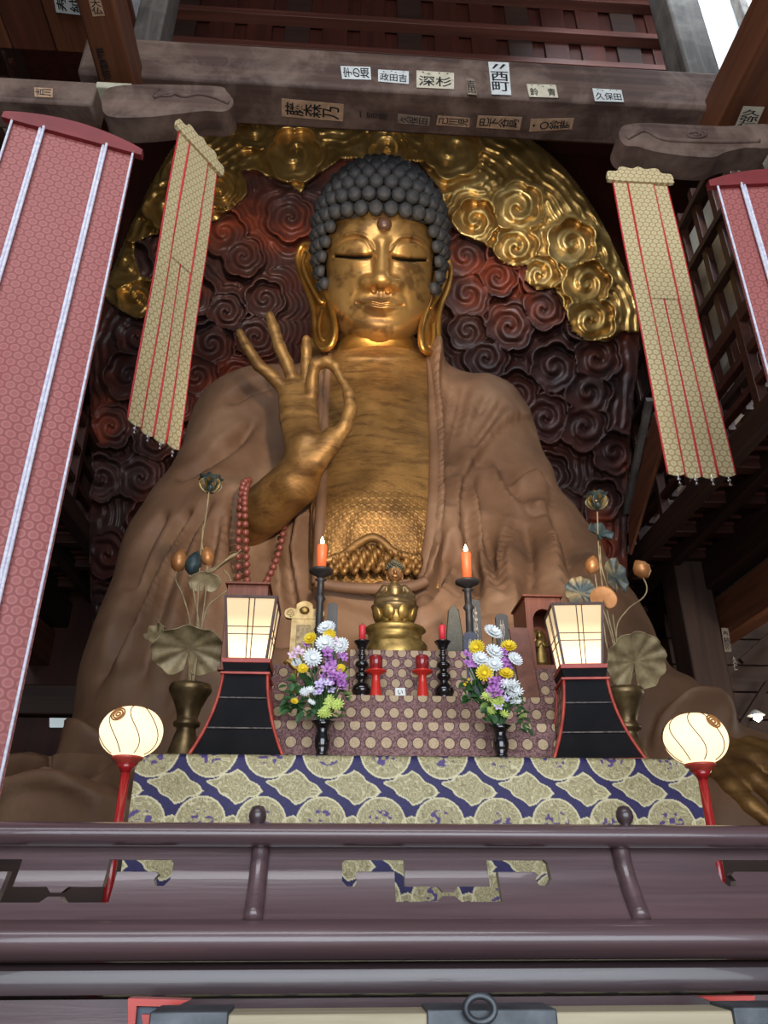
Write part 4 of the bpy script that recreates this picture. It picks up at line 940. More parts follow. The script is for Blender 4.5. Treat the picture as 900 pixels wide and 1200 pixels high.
def tier(name, px0, px1, pyt, pyb, Y, dep, label):
    a, b = P(px0, pyt, Y), P(px1, pyt, Y); zb_ = zt if px0 < 400 else zt2; z_t = (a[2]+b[2])/2
    m = MB().box(((a[0]+b[0])/2, Y+dep/2, (z_t+zb_)/2), (b[0]-a[0], dep, z_t-zb_)); return tag(mk(name, m, dbr if px0 > 400 else (dbr3 if px0 == 300 else dbr2), world=True, bevel=.006), label, 'altar step'), z_t
_, zt1 = tier('altar_step', 316, 650, 846, 884.5, 4.1, .32, 'lowest disc-patterned brocade step on the altar, vases standing before it'); 
zA = zt
_, zt2 = tier('altar_step', 300, 661, 815, 879, 4.43, .33, 'middle disc-patterned brocade step carrying the black candlesticks')
_, zt3 = tier('altar_step', 296, 664, 781, 870, 4.77, .62, 'highest wide disc-patterned brocade step running behind both lanterns')
_, zt4 = tier('altar_step', 410, 546, 762, 812, 4.66, .10, 'small central disc-patterned block behind the red candle cups')
# ============================================================ THINGS ON THE ALTAR
def kp(Y, px=480, py=800): return float(depth(P(px, py, Y)))/FPX
black = speck('black_lacquer', rgb(16, 14, 16), rgb(30, 27, 28), 8, .16, 0, .05, .003, spec=.6, coat=.4)
blackm = speck('black_worn', rgb(7, 7, 10), rgb(20, 18, 21), 6, .6, 0, .2, .004, spec=.12)
bronze = speck('old_bronze', rgb(84, 66, 44), rgb(134, 112, 74), 9, .38, .7, .15, .004)
ggold = speck('old_gilding', rgb(120, 96, 48), rgb(182, 150, 86), 14, .38, .75, .2, .004)
glow = lambda n, s, c=(1, .80, .55, 1): flat(n, rgb(255, 236, 200), .6, em=s, emc=c)
def paper_mat(name, e, e2, z0, z1):
    t = NT(name); sx = t.n('ShaderNodeSeparateXYZ'); t.l(t.obj(), sx.inputs[0]); n = t.noise(t.obj(), 6, 4); t.l(t.ramp(n, [(.3, (1, .68, .36, 1)), (.7, (1, .76, .46, 1))]), t.b.inputs['Emission Color'])
    rz_ = t.n('ShaderNodeMapRange'); t.l(sx.outputs[2], rz_.inputs[0]); rz_.inputs[1].default_value = z0; rz_.inputs[2].default_value = z1; rz_.inputs[3].default_value = e; rz_.inputs[4].default_value = e2; t.l(rz_.outputs[0], t.b.inputs['Emission Strength']); return t.fin(rgb(150, 128, 96), .8)
paper_l = paper_mat('lit_paper', 2.2, .72, .56, .76); globe_m = paper_mat('lit_globe', 1.7, 1.7, 0, 1)
redd = flat('red_pole_lacquer', rgb(150, 30, 30), .25, spec=.5, coat=.3); redf = speck('red_frame_paint', rgb(150, 48, 38), rgb(186, 74, 58), 12, .45, 0, .1, .003)
wfr = speck('lantern_wood', rgb(54, 30, 24), rgb(86, 50, 38), 20, .5, 0, .1, .002)
def frus(w0, d0, z0, w1, d1, z1, c=(0, 0)):
    q = lambda w_, d_, z_: [(c[0]-w_/2, c[1]-d_/2, z_), (c[0]+w_/2, c[1]-d_/2, z_), (c[0]+w_/2, c[1]+d_/2, z_), (c[0]-w_/2, c[1]+d_/2, z_)]
    return MB().add(q(w0, d0, z0)+q(w1, d1, z1), [(3, 2, 1, 0), (4, 5, 6, 7), (0, 1, 5, 4), (1, 2, 6, 5), (2, 3, 7, 6), (3, 0, 4, 7)])
def lantern(label, loc, rz):
    k = kp(4.0, 300, 800); t = thing('paper_lantern', label, 'lantern', (0, 0, 0), 'square paper altar lanterns')
    hb = 103*k; zb_, zt_ = hb+14*k, hb+14*k+76*k; wb, wt = 46*k, 62*k
    # flared base: black panels with red curved edges
    zs = np.linspace(0, hb-4*k, 12); hw = lambda z: (26+26*(1-z/hb)**1.9)*k
    for s in (-1, 1):
        G_ = np.array([[(-hw(z)*.98, s*hw(z)*.98, z), (hw(z)*.98, s*hw(z)*.98, z)] for z in zs]); mk('base_panel', MB().grid(G_, s < 0), blackm, t, smooth=True)
    for s in (-1, 1):
        G_ = np.array([[(s*hw(z)*.98, -hw(z)*.98, z), (s*hw(z)*.98, hw(z)*.98, z)] for z in zs]); mk('base_side', MB().grid(G_, s > 0), disc_side, t, smooth=True)
    for sx_ in (-1, 1):
        for sy_ in (-1, 1): mk('corner_rib', MB().tube([(sx_*hw(z), sy_*hw(z), z) for z in zs], 2.0*k, 6), redf, t, smooth=True)
    mk('foot_rail', frus(2*hw(0)+2*k, 2*hw(0)+2*k, 0, 2*hw(0)+2*k, 2*hw(0)+2*k, 3*k), redf, t, bevel=.002)
    for zz in (.33, .68):
        z = hb*zz; mk('panel_batten', MB().box((0, -hw(z)-.002, z), (2*hw(z)-4*k, .004, 1.4*k)), speck('scuff', rgb(110, 96, 88), rgb(40, 34, 34), 60, .6), t)
    mk('shoulder', frus(58*k, 58*k, hb-5*k, 58*k, 58*k, hb-2*k), redf, t, bevel=.002)
    mk('neck_block', frus(50*k, 50*k, hb-2*k, 56*k, 56*k, hb+9*k), blackm, t, bevel=.003)
    mk('tray', frus(56*k, 56*k, hb+9*k, 58*k, 58*k, zb_), redf, t, bevel=.002)
    pp = frus(wb, wb, zb_, wt, wt, zt_); pp.f = [f for f in pp.f if f != (3, 2, 1, 0) and f != (4, 5, 6, 7)]
    sh = mk('paper_shade', pp, paper_l, t)
    def edge(u0, z0, u1, z1, w_): # bars on all four faces
        m = MB()
        for a in range(4):
            R = rotm(0, 0, a*pi/2); f = lambda u, z: np.array([u*(wb+(wt-wb)*(z-zb_)/(zt_-zb_))/2, -(wb+(wt-wb)*(z-zb_)/(zt_-zb_))/2-.001, z])
            m.beam(R@f(u0, z0), R@f(u1, z1), w_, w_, (0.1, 0.1, 1) if z0 != z1 else (0, 0, 1))
        return m
    for sx_ in (-1, 1):
        for sy_ in (-1, 1): mk('corner_post', MB().beam((sx_*wb/2, sy_*wb/2, zb_), (sx_*wt/2, sy_*wt/2, zt_), 3*k, 3*k, (.1, 1, .1)), wfr, t)
    mk('top_frame', edge(-1, zt_, 1, zt_, 3.4*k), wfr, t); mk('bottom_frame', edge(-1, zb_, 1, zb_, 3.4*k), redf, t)
    mu = MB()
    for u in (-.06, .16): mu.merge(edge(u, zb_, u, zt_, 1.0*k))
    for z in (.40, .52): mu.merge(edge(-1, zb_+(zt_-zb_)*z, 1, zb_+(zt_-zb_)*z, 1.0*k))
    mk('muntins', mu, wfr, t); mk('bulb', MB().ball((0, 0, zb_+.1), .03, 12), glow('bulb_warm', 6), t, smooth=True)
    place(t, loc, rz=rz); return t
dbs = disc_brocade('disc_brocade_side', rgb(96, 62, 66), rgb(146, 112, 108), rgb(190, 164, 132), base='YZ'); disc_side = dbs
a = P(256, 883, 3.93); L1 = lantern('glowing square paper lantern on a flared black base at the left of the altar', (float(P(283, 884, 4.12)[0]), 4.12, zA), 0)
L2 = copy_tree(L1); place(L2, (float(P(695, 884, 4.12)[0])-.02, 4.12, zA), 'glowing square paper lantern on a flared black base at the right of the altar', rz=radians(-6))
# ---- round lanterns on red poles
def globe(label, px, py, flip):
    Y = 3.2; k = kp(Y, px, py); c = P(px, py, Y); t = thing('round_lantern', label, 'lantern', (c[0], c[1], 1.2), 'round glass pole lanterns'); h = c[2]-1.2
    pr = [(36*k*sin(a)**.85 if 0 < a < pi else 0.001, -29*k*cos(a)) for a in np.linspace(.30, pi, 22)]
    pr = [(16*k, -29*k)]+pr[1:]
    mk('glass_globe', MB().lathe(pr, 40, (0, 0, h)), globe_m, t, smooth=True)
    wm = MB()
    for an in np.linspace(0, 2*pi, 8, endpoint=False)+.35*flip:
        wm.tube([(36.4*k*sin(a)**.85*cos(an+.25*sin(a*2)), 36.4*k*sin(a)**.85*sin(an+.25*sin(a*2)), h-29.3*k*cos(a)) for a in np.linspace(.5, pi-.05, 22)], .6*k, 5)
    mk('wire_rib', wm, flat('wire_dark', rgb(96, 62, 40), .5), t, smooth=True)
    n_ = Vector((-.25*flip, -.86, .42)).normalized(); q = np.array(n_.to_track_quat('Z', 'Y').to_matrix()); cm = MB()
    for r_ in (8, 5.5, 2.5): cm.tube([np.array((r_*k*cos(a), r_*k*sin(a), 0)) for a in np.linspace(0, 2*pi, 24, endpoint=False)], 1.0*k, 6, closed=True)
    pos = np.array((-.27*flip*34*k, -33.2*k, h+14*k)); cm.xf(q, pos); mk('painted_crest', cm, flat('crest_ochre', rgb(150, 98, 44), .5), t, smooth=True)
    mk('collar', MB().lathe([(12*k, -36*k), (13*k, -33*k), (17*k, -31*k), (17.5*k, -28*k), (14*k, -27*k)], 24, (0, 0, h)), redf, t, smooth=True)
    mk('collar_neck', MB().lathe([(5*k, -46*k), (7*k, -42*k), (12*k, -36*k)], 20, (0, 0, h)), redd, t, smooth=True)
    mk('pole', MB().lathe([(5.2*k, 0), (5.2*k, h-44*k)], 16), redd, t, smooth=True)
    mk('foot', MB().lathe([(26*k, 0), (26*k, 4*k), (8*k, 9*k), (5*k, 14*k)], 24), redd, t, smooth=True)
    return t
globe('glowing round lantern on a red pole left of the altar cloth', 154, 858, 1)
globe('glowing round lantern on a red pole right of the altar cloth', 815, 866, -1)
# ---- candles and candlesticks
wax_o = flat('wax_orange', rgb(226, 96, 52), .5, em=.12, emc=(1, .3, .1, 1)); wax_r = flat('wax_red', rgb(222, 56, 66), .45)
flame_m = flat('candle_flame', rgb(255, 230, 160), .5, em=30, emc=(1, .78, .42, 1))
iron_d = speck('dark_iron', rgb(40, 38, 40), rgb(66, 62, 62), 12, .5, .3, .15, .003)
def candle(px, py, pyb, r, Y, mat, lit, label, grp, taper=.85):
    k = kp(Y, px, py); b = P(px, pyb, Y); h = float(P(px, py, Y)[2]-b[2]); t = thing('candle', label, 'candle', tuple(b), grp)
    mk('wax', MB().lathe([(r*k*taper, 0), (r*k, h*.92), (r*k*.9, h), (.001, h*.985)], 20), mat, t, smooth=True)
    mk('wick', MB().lathe([(.5*k, h), (.4*k, h+3*k)], 6), blackm, t)
    if lit: mk('flame', MB().lathe([(.001, h+.5*k), (2.0*k, h+2.5*k), (2.4*k, h+4.5*k), (1.3*k, h+8*k), (.001, h+11*k)], 14), flame_m, t, smooth=True)
    return t
def stick(px, py, pyb, Y, prof, mat, label, grp, name='candlestick'):
    """prof in px: (r, height fraction)"""
    k = kp(Y, px, py); b = P(px, pyb, Y); h = float(P(px, py, Y)[2]-b[2]); t = thing(name, label, 'candlestick', tuple(b), grp)
    return t, k, h
tall = [(13, 0), (14, .02), (9, .05), (5, .09), (6, .16), (8.5, .2), (5, .24), (4.5, .4), (6, .43), (4.5, .46), (4, .7), (6.5, .74), (4, .78), (4.2, .92), (7, .94)]
Yt = 5.0; zT = zt3
for px, pyc, pys, side in ((376.5, 643, 668, 'left'), (547.5, 646, 681, 'right')):
    k = kp(Yt, px, 700); tp = P(px, pys, Yt); h = float(tp[2]-zT); t = thing('candlestick', 'tall dark iron candlestick with a wide drip dish, %s of the little Buddha' % side, 'candlestick', (tp[0], Yt, zT), 'tall iron candlesticks')
    mk('stem', MB().lathe([(r*k, z*h*.96) for r, z in tall], 20), iron_d, t, smooth=True)
    mk('drip_dish', MB().lathe([(3*k, h*.92), (9*k, h*.955), (14*k, h*.975), (14.5*k, h*.995), (12*k, h*.99), (4*k, h*.97), (.001, h*.97)], 28), iron_d, t, smooth=True)
    candle(px, pyc+(6 if side == 'right' else 0)-4, pys-.5, 6.2, Yt, wax_o, True, 'lit orange candle on the tall iron candlestick to the %s' % side, 'lit orange candles')
turned = [(11, 0), (11.5, .02), (8, .05), (11, .10), (13, .16), (12, .22), (6, .30), (5, .33), (8.5, .37), (9, .41), (8.5, .45), (5, .48), (4.6, .53), (8.5, .56), (9, .6), (8, .64), (4.5, .67), (4, .74), (6, .76), (4, .79), (3.8, .86), (6, .88)]
for px, side in ((424.5, 'left'), (518.5, 'right')):
    Y = 4.58; k = kp(Y, px, 800); tp = P(px, 752, Y); h = float(tp[2]-zt2); t = thing('candlestick', 'black turned candlestick %s of the red candle cups' % side, 'candlestick', (tp[0], Y, zt2), 'black turned candlesticks')
    mk('turned_stem', MB().lathe([(r*k*.92, z*h) for r, z in turned], 24), black, t, smooth=True)
    mk('socket', MB().lathe([(4*k, h*.86), (6*k, h*.9), (6.5*k, h*.93), (9.5*k, h*.985), (10*k, h), (6*k, h*.99), (.001, h*.98)], 24), black, t, smooth=True)
    candle(px, 733, 751.5, 4.2, Y, wax_r, False, 'unlit red candle in the black candlestick on the %s' % side, 'unlit red candles')
cup_r = flat('plastic_red', rgb(204, 44, 34), .3, coat=.2); cup_d = flat('glass_red', rgb(140, 36, 40), .2, spec=.6, coat=.3)
for px, side in ((440.5, 'left'), (495.5, 'right')):
    Y = 4.50; k = kp(Y, px, 800); h = float(P(px, 769, Y)[2]-zt2); b = P(px, 815, Y); t = thing('candle_cup', 'red glass votive cup on a red stand, %s one of the pair' % side, 'candle holder', (b[0], Y, zt2), 'red votive cups')
    mk('stand', MB().lathe([(7.2*k, 0), (7*k, .05*h), (5*k, .35*h), (4.6*k, .52*h), (5.5*k, .55*h), (12*k, .60*h), (13*k, .63*h), (12*k, .645*h), (7*k, .66*h), (6.5*k, .7*h)], 28), cup_r, t, smooth=True)
    mk('glass_cup', MB().lathe([(5*k, .66*h), (7.6*k, .70*h), (8*k, .97*h), (7.4*k, 1.0*h), (7*k, .98*h), (6.6*k, .75*h), (.001, .74*h)], 28), cup_d, t, smooth=True)
t = thing('small_card', 'tiny white card block between the red votive cups', 'card', tuple(P(469, 815, 4.47)*[1, 1, 0]+[0, 0, zt2])); k = kp(4.47)
mk('card', MB().box((0, 0, 5.2*k), (12*k, 3*k, 10.4*k)), speck('card_white', rgb(212, 212, 208), rgb(232, 232, 228), 9, .6), t, bevel=.004)
co_, fs = text2d('い'); mk('card_marks', MB().add([((a-.5)*6*k, -1.6*k, 2.6*k+b*5*k) for a, b in co_], fs), ink, t)
# ---- little seated Buddha on lotus throne
Yb = 4.95; k = kp(Yb, 462, 710); cB = P(463, 766, Yb); hB = float(cB[2])-zt3
t = thing('small_buddha', 'small seated bronze and gilt Buddha on a lotus throne at the altar centre', 'statuette', (cB[0], Yb, zt3)); off = np.array([0, 0, max(0, hB)])
U_ = lambda px_, py_: float(P(px_, py_, Yb)[2]-zt3)
zd0, zd1, zl0, zl1, zbody0, zneck, zhead = U_(463, 762), U_(463, 737), U_(463, 734), U_(463, 712), U_(463, 712), U_(463, 684), U_(463, 664)
mk('pedestal', MB().lathe([(37*k, -.0), (37*k, zd0+4*k), (35*k, zd0+7*k), (31*k, zd0+9*k), (31*k, zd1-6*k), (36*k, zd1-3*k), (34*k, zd1), (22*k, zd1+5*k), (18*k, zl0+3*k)], 40, sy=.8), ggold, t, smooth=True)
m = MB()
for row, (r_, zc_, n_) in enumerate(((19, zl0+7*k, 8), (23, zl0+12*k, 8))):
    for j in range(n_):
        a = 2*pi*(j+.5*row)/n_; m.ball((r_*k*cos(a), r_*k*sin(a)*.85, zc_), [8.2*k, 3.2*k, 9.5*k], 10, rotm(0, 0, a+pi/2)@rotm(radians(18), 0, 0))
mk('lotus_petals', m, ggold, t, smooth=True)
mk('lotus_seat', MB().lathe([(18*k, zl0+4*k), (27*k, zl1-3*k), (28*k, zl1), (20*k, zl1+1*k)], 36, sy=.85), bronze, t, smooth=True)
def sb(X, Y, Z):
    d = ell(X, Y, Z, (0, 0, zbody0+5*k), (25*k, 17*k, 7*k)); d = smin(d, cap(X, Y, Z, (0, 2*k, zbody0+8*k), (0, 1*k, zneck-9*k), 9.5*k, 10*k), 3*k)
    for s in (-1, 1):
        d = smin(d, cap(X, Y, Z, (s*12*k, 1*k, zneck-6*k), (s*19*k, -2*k, zbody0+13*k), 5*k, 4.6*k), 2*k); d = smin(d, cap(X, Y, Z, (s*19*k, -3*k, zbody0+12*k), (s*4*k, -13*k, zbody0+9*k), 4.6*k, 3.4*k), 3*k)
        d = smin(d, cap(X, Y, Z, (s*18*k, -6*k, zbody0+4*k), (s*2*k, -14*k, zbody0+4*k), 6*k, 4.5*k), 3*k)
    return smin(d, cap(X, Y, Z, (0, 0, zneck-6*k), (0, -1*k, zneck+3*k), 4.5*k, 4*k), 3*k)
V, Q = nets(sb, (-30*k, -24*k, zbody0-4*k), (30*k, 24*k, zneck+8*k), 1.1*k); mk('body', (V, Q[:, ::-1]), bronze, t, smooth=True)
kb_, k = k, k*1.3
def sh_(X, Y, Z):
    c = zneck+9.5*k; d = ell(X, Y, Z, (0, -1*k, c), (7*k, 7.2*k, 9*k)); d = smin(d, ell(X, Y, Z, (0, -8*k, c-1*k), (1.3*k, 1.8*k, 2.4*k)), 1.2*k)
    d = smin(d, ell(np.abs(X), Y, Z, (7*k, 0, c-2*k), (1.2*k, 2*k, 5*k)), .8*k); d = smin(d, ell(X, Y, Z, (0, -7*k, c-5*k), (3*k, 1.3*k, .8*k)), .6*k)
    return np.maximum(d, -ell(np.abs(X), Y, Z, (3*k, -8.2*k, c+1*k), (2*k, .7*k, .5*k)))
V, Q = nets(sh_, (-10*k, -12*k, zneck-2*k), (10*k, 9*k, zneck+20*k), .5*k); hd = mk('head', (V, Q[:, ::-1]), speck('copper_face', rgb(120, 84, 52), rgb(164, 122, 80), 20, .4, .6), t, smooth=True)
m = MB().ball((0, 0, zneck+14*k), [8*k, 8*k, 6.5*k], 16).ball((0, 0, zneck+20*k), [4.5*k, 4.5*k, 4*k], 12)
for j in range(60):
    a = j*2.4; z = (j/60); r_ = 8*k*sqrt(1-(z*.95)**2); m.ball((r_*cos(a), r_*sin(a), zneck+14*k+z*6.5*k), 1.3*k, 6)
mk('hair', m, speck('patina', rgb(60, 58, 46), rgb(92, 86, 66), 20, .5, .4), hd, smooth=True)
k = kb_
# ---- memorial tablets
def tablet(px0, px1, pyt, pyb, Y, mat, label, style='round', lean=0, txt=None, zbase=None, tm=None):
    zb_ = zbase if zbase is not None else zt3
    a = P(px0, pyt, Y); b = P(px1, pyt, Y); w_ = float(b[0]-a[0]); h = float(a[2])-zb_; c = ((a[0]+b[0])/2, Y, zb_)
    t = thing('memorial_tablet', label, 'tablet', c)
    if style == 'round': o = [(-w_/2, h*.08), (w_/2, h*.08)]+[(w_/2*cos(x), h-w_*.28+w_*.28*sin(x)) for x in np.linspace(0, pi, 12)]
    elif style == 'point': o = [(-w_/2, h*.06), (w_/2, h*.06), (w_*.46, h*.6), (w_*.30, h*.93), (0, h), (-w_*.30, h*.93), (-w_*.46, h*.6)]
    else: o = [(-w_/2, h*.08), (w_/2, h*.08), (w_/2, h), (-w_/2, h)]
    o = [(p[0]+p[1]*lean, p[1]) for p in o]
    s_ = mk('tablet_board', MB().plate(o, th=.03, t=(0, -.015, 0)), mat, t, bevel=.004)
    mk('tablet_foot', MB().box((0, 0, h*.035), (w_*1.5, .09, h*.07)).box((0, 0, h*.085), (w_*1.2, .07, h*.05)), mat, t, bevel=.004)
    if txt:
        co_, fs = text2d(txt); mk('tablet_writing', MB().add([((x-.5)*w_*.4+(h*.3+y*h*.6)*lean, -.0165, h*.3+y*h*.6) for x, y in co_], fs), tm or ink_w, s_)
    return t
tb = speck('tablet_dark', rgb(36, 36, 38), rgb(62, 60, 60), 10, .4, .1, .15, .003); tbb = speck('tablet_blue', rgb(34, 38, 56), rgb(54, 58, 78), 10, .45); tg = speck('tablet_green', rgb(48, 48, 38), rgb(74, 70, 54), 10, .5)
tablet(384, 396, 707, 779, 5.18, tb, 'slim dark tablet just behind the left flower bouquet', 'round')
tablet(549, 562, 703, 779, 5.18, tb, 'dark round-topped tablet under the right orange candle', 'round', txt='法\n名')
tablet(542, 559, 741, 814, 4.72, tbb, 'blue-black round-topped tablet left of the right bouquet', 'round', txt='先\n祖\n霊', zbase=zt2)
tablet(580, 594, 720, 779, 5.1, tb, 'dark tablet with pale writing behind the right bouquet', 'round', txt='妙\n法')
tablet(521, 541, 710, 779, 5.06, tg, 'greenish pointed tablet between the little Buddha and right candlestick', 'point')
tablet(606, 626, 737, 806, 4.74, speck('tablet_wood', rgb(92, 50, 36), rgb(128, 76, 56), 12, .5, 0, .2, .003), 'red-brown wooden tablet leaning before the right shrine box', 'flat', lean=-.10, zbase=zt2)
# gilt tablet with scrolled head
Y = 5.12; k = kp(Y, 354, 740); c = P(354, 776, Y); h = float(P(354, 699, Y)[2]-zt3)
t = thing('gilt_tablet', 'pale gilt tablet with a scrolled crest behind the left bouquet', 'tablet', (c[0], Y, zt3)); pg = speck('pale_gilt', rgb(160, 130, 80), rgb(206, 178, 122), 14, .42, .35, .25, .004)
mk('tablet_board', MB().plate([(-15*k, 0), (15*k, 0), (14*k, h*.72), (-14*k, h*.72)], th=.03), pg, t, bevel=.004)
mk('inner_field', MB().box((0, -.004, h*.36), (17*k, .01, h*.56)), speck('worn_field', rgb(120, 98, 66), rgb(190, 164, 112), 30, .5, .2), t, bevel=.002)
o = spline([(-14, 0), (-22, 2), (-23, 9), (-17, 13), (-10, 12), (-9, 18), (0, 22), (9, 18), (10, 12), (17, 13), (23, 9), (22, 2), (14, 0)], 50, True)
cr = mk('scrolled_crest', MB().plate([(a*k, b*k+h*.72) for a, b in o], th=.04, t=(0, -.005, 0)), pg, t, bevel=.004)
for s in (-1, 1): mk('crest_scroll', MB().tube([((s*17+r_*cos(a)*s)*k, -.008, h*.72+(7+r_*sin(a))*k) for a, r_ in zip(np.linspace(0, 3.5*pi, 26), np.linspace(.6, 5, 26))], .9*k, 6), pg, cr, smooth=True)
mk('crest_boss', MB().ball((0, -.008, h*.72+10*k), [6*k, 3*k, 5*k], 14), ggold, cr, smooth=True)
t = thing('brass_ornament', 'small brass scroll ornament beside the left bouquet leaves', 'ornament', tuple(P(345, 806, 4.6)*[1, 1, 0]+[0, 0, zt2])); k = kp(4.6)
zz = float(P(345, 785, 4.6)[2]-zt2); mk('scroll', MB().tube(np.array([(-13, 0, 7), (-10, 0, 11), (-6, 0, 8), (-2, 0, 3), (6, 0, 0), (16, 0, 2)])*k+[0, 0, zz], np.array([2, 3, 3.5, 3.5, 4, 2])*k, 10), ggold, t, True)
mk('scroll_post', MB().lathe([(6*k, 0), (6*k, 2*k), (2.5*k, 5*k), (2.5*k, zz)], 14), ggold, t, True)
# ---- shrine boxes with a little gilt figure
rw = wood('shrine_wood', rgb(104, 52, 34), rgb(148, 86, 60), 2, 4, .45, .15)
def zushi(px0, px1, pyt, Y, label, flabel, dep=.34):
    a = P(px0, pyt, Y); b = P(px1, pyt, Y); w_ = float(b[0]-a[0]); h = float(a[2])-zt3; t = thing('shrine_box', label, 'shrine', ((a[0]+b[0])/2, Y, zt3)); T = .012
    ww = w_*.60; o = [(-w_/2, 0), (w_/2, 0), (w_/2, h), (-w_/2, h)]
    hole = [(-ww/2, h*.14), (ww/2, h*.14), (ww/2, h*.70)]+[(ww/2*cos(x), h*.70+h*.15*sin(x)) for x in np.linspace(.2, pi-.2, 9)]+[(-ww/2, h*.70)]
    mk('front_frame', MB().plate(o, [hole], th=.02), rw, t, bevel=.003)
    mk('case', MB().box((-w_/2+T/2, dep/2+.02, h/2), (T, dep, h)).box((w_/2-T/2, dep/2+.02, h/2), (T, dep, h)).box((0, dep/2+.02, h-T/2), (w_-2*T, dep, T)).box((0, dep/2+.02, T/2), (w_-2*T, dep, T)).box((0, dep+.01, h/2), (w_-2*T, T, h-2*T)), rw, t)
    mk('cornice', MB().box((0, dep/2, h+.008), (w_+.03, dep+.05, .016)), rw, t, bevel=.003); mk('plinth', MB().box((0, .0, .012), (w_+.03, .05, .024)), rw, t, bevel=.003)
    # figure standing inside
    s = h*.0056; f = thing('gilt_figure', flabel, 'statuette', (t.location[0], Y+.16, zt3+h*.02+T))
    mk('halo', MB().lathe([(.001, 0), (18*s, 0), (19*s, 1.5*s), (17*s, 2.5*s), (.001, 2.5*s)], 28, (0, .055, 98*s), R=rotm(radians(90), 0, 0)), ggold, f, True)
    mk('robe', MB().lathe([(16*s, 28*s), (14*s, 40*s), (11*s, 62*s), (12.5*s, 76*s), (11*s, 86*s), (4*s, 91*s)], 24, sy=.7), ggold, f, True)
    mk('head', MB().ball((0, -1*s, 99*s), [6.5*s, 6.5*s, 8.5*s], 16).ball((0, 0, 108*s), [3.5*s, 3.5*s, 3*s], 10), ggold, f, True)
    m = MB()
    for q in (-1, 1): m.tube(np.array([(q*11, 0, 84), (q*15, -4, 72), (q*8, -11, 70), (q*2, -13, 78)])*s, np.array([4, 4, 3, 2])*s, 8)
    mk('arm', m, ggold, f, True)
    mk('lotus_base', MB().lathe([(20*s, 0), (20*s, 6*s), (12*s, 10*s), (12*s, 16*s), (18*s, 22*s), (18*s, 27*s), (10*s, 29*s)], 24), ggold, f, True)
    return t
zushi(267, 315, 685, 4.95, 'red-brown wooden shrine box behind the left square lantern', 'dim gilt figure inside the shrine box behind the left lantern')
zushi(614, 656, 700, 4.95, 'red-brown arched shrine box beside the right square lantern', 'little gilt figure inside the arched shrine box at right')
# ---- bronze lotus arrangements
verd = speck('verdigris', rgb(44, 62, 66), rgb(84, 96, 94), 14, .5, .4, .2, .004); brass_l = speck('leaf_brass', rgb(128, 110, 78), rgb(176, 156, 116), 12, .5, .15, .2, .004); budm = speck('bud_gold', rgb(176, 112, 62), rgb(212, 150, 94), 10, .4, .4, .15, .004)
leafb = speck('leaf_blue_brass', rgb(74, 84, 82), rgb(150, 132, 96), 7, .5, .4, .2, .004, lo=.42, hi=.58)
def leafm(c, R, nrm, wave=.12, nl=9, cup=.25, notch=True, ax=(1, 1), up=(0, 0, 1)):
    n_ = Vector(nrm).normalized(); e1 = Vector(up).cross(n_).normalized(); e2 = n_.cross(e1); m = MB(); pts = []
    rs = np.linspace(0, 1, 9); th = np.linspace(.12 if notch else 0, 2*pi-(.12 if notch else 0), 49)
    for r_ in rs:
        row = []
        for a in th:
            rr_ = R*r_*(1+.07*abs(sin(a*nl/2))*r_)*(1-(.35*math.exp(-((min(a, 2*pi-a))/.25)**2) if notch else 0)); z = R*(cup*r_**2+wave*r_**2*sin(a*nl))
            p = e1*(rr_*sin(a)*ax[0])+e2*(-rr_*cos(a)*ax[1])+n_*z; row.append(np.array(p)+c)
        pts.append(row)
    G_ = np.array(pts); m.grid(G_); m.grid(G_+np.array(n_)*-.006, True)
    e = np.vstack([G_[-1], ]); m.tube(e, .0045, 5); return m
def budmesh(c, r, h, tilt=0):
    m = MB(); R = rotm(0, tilt, 0)
    m.lathe([(.001, -h*.5), (r*.75, -h*.32), (r, -.02*h), (r*.8, h*.22), (r*.35, h*.42), (.001, h*.52)], 16, c, R=R)
    return m
def petal(c, R, L, w_, thick=.004, out=.6):
    """curved petal rising and opening outward; R rotates about z"""
    G_ = []
    for i in range(9):
        t_ = i/8; wd_ = w_*sin(pi*min(1, t_*.92+.08))**.7; y = -out*L*(t_**1.3); z = L*(t_*(1-.25*t_)); G_.append([(wd_*s, y+abs(s)*wd_*.5, z) for s in np.linspace(-1, 1, 7)])
    G_ = np.array(G_)@np.asarray(R).T+c; return MB().grid(G_).grid(G_+np.array([0, 0, -thick]), True)
def stemline(pts, Y, r=.006, bow=0):
    q = spline(pts, 24); return MB().tube([P(a, b, Y+bow*sin(pi*i/23)) for i, (a, b) in enumerate(q)], r, 8)
def lotus(t, px, py, Y, R_, tilt=0):
    c = P(px, py, Y); f = mk('lotus_flower', MB().lathe([(.001, -R_*.25), (R_*.3, -R_*.1), (R_*.3, R_*.1), (.001, R_*.12)], 16, c), verd, t, True, True)
    for ring, (n_, L, o_, mt) in enumerate(((7, 1.0, .75, verd), (6, 1.1, .5, ggold), (5, 1.0, .25, brass_l))):
        for j in range(n_): mk('petal', petal(c+[0, 0, -R_*.2], rotm(0, 0, 2*pi*(j+.5*ring)/n_), R_*L*1.05, R_*.55, out=o_*.85), mt, f, True, True)
    mk('flower_heart', budmesh(c+[0, 0, R_*.35], R_*.36, R_*1.0), budm, f, True, True)
def vase(t, px, Y, prof, pyt, pyb, zb_, mat):
    k = kp(Y, px, 820); x = float(P(px, 820, Y)[0]); h = float(P(px, pyt, Y)[2])-zb_; mk('vase', MB().lathe([(r*k, z*h) for r, z in prof], 32, (x, Y, zb_)), mat, t, True, True)
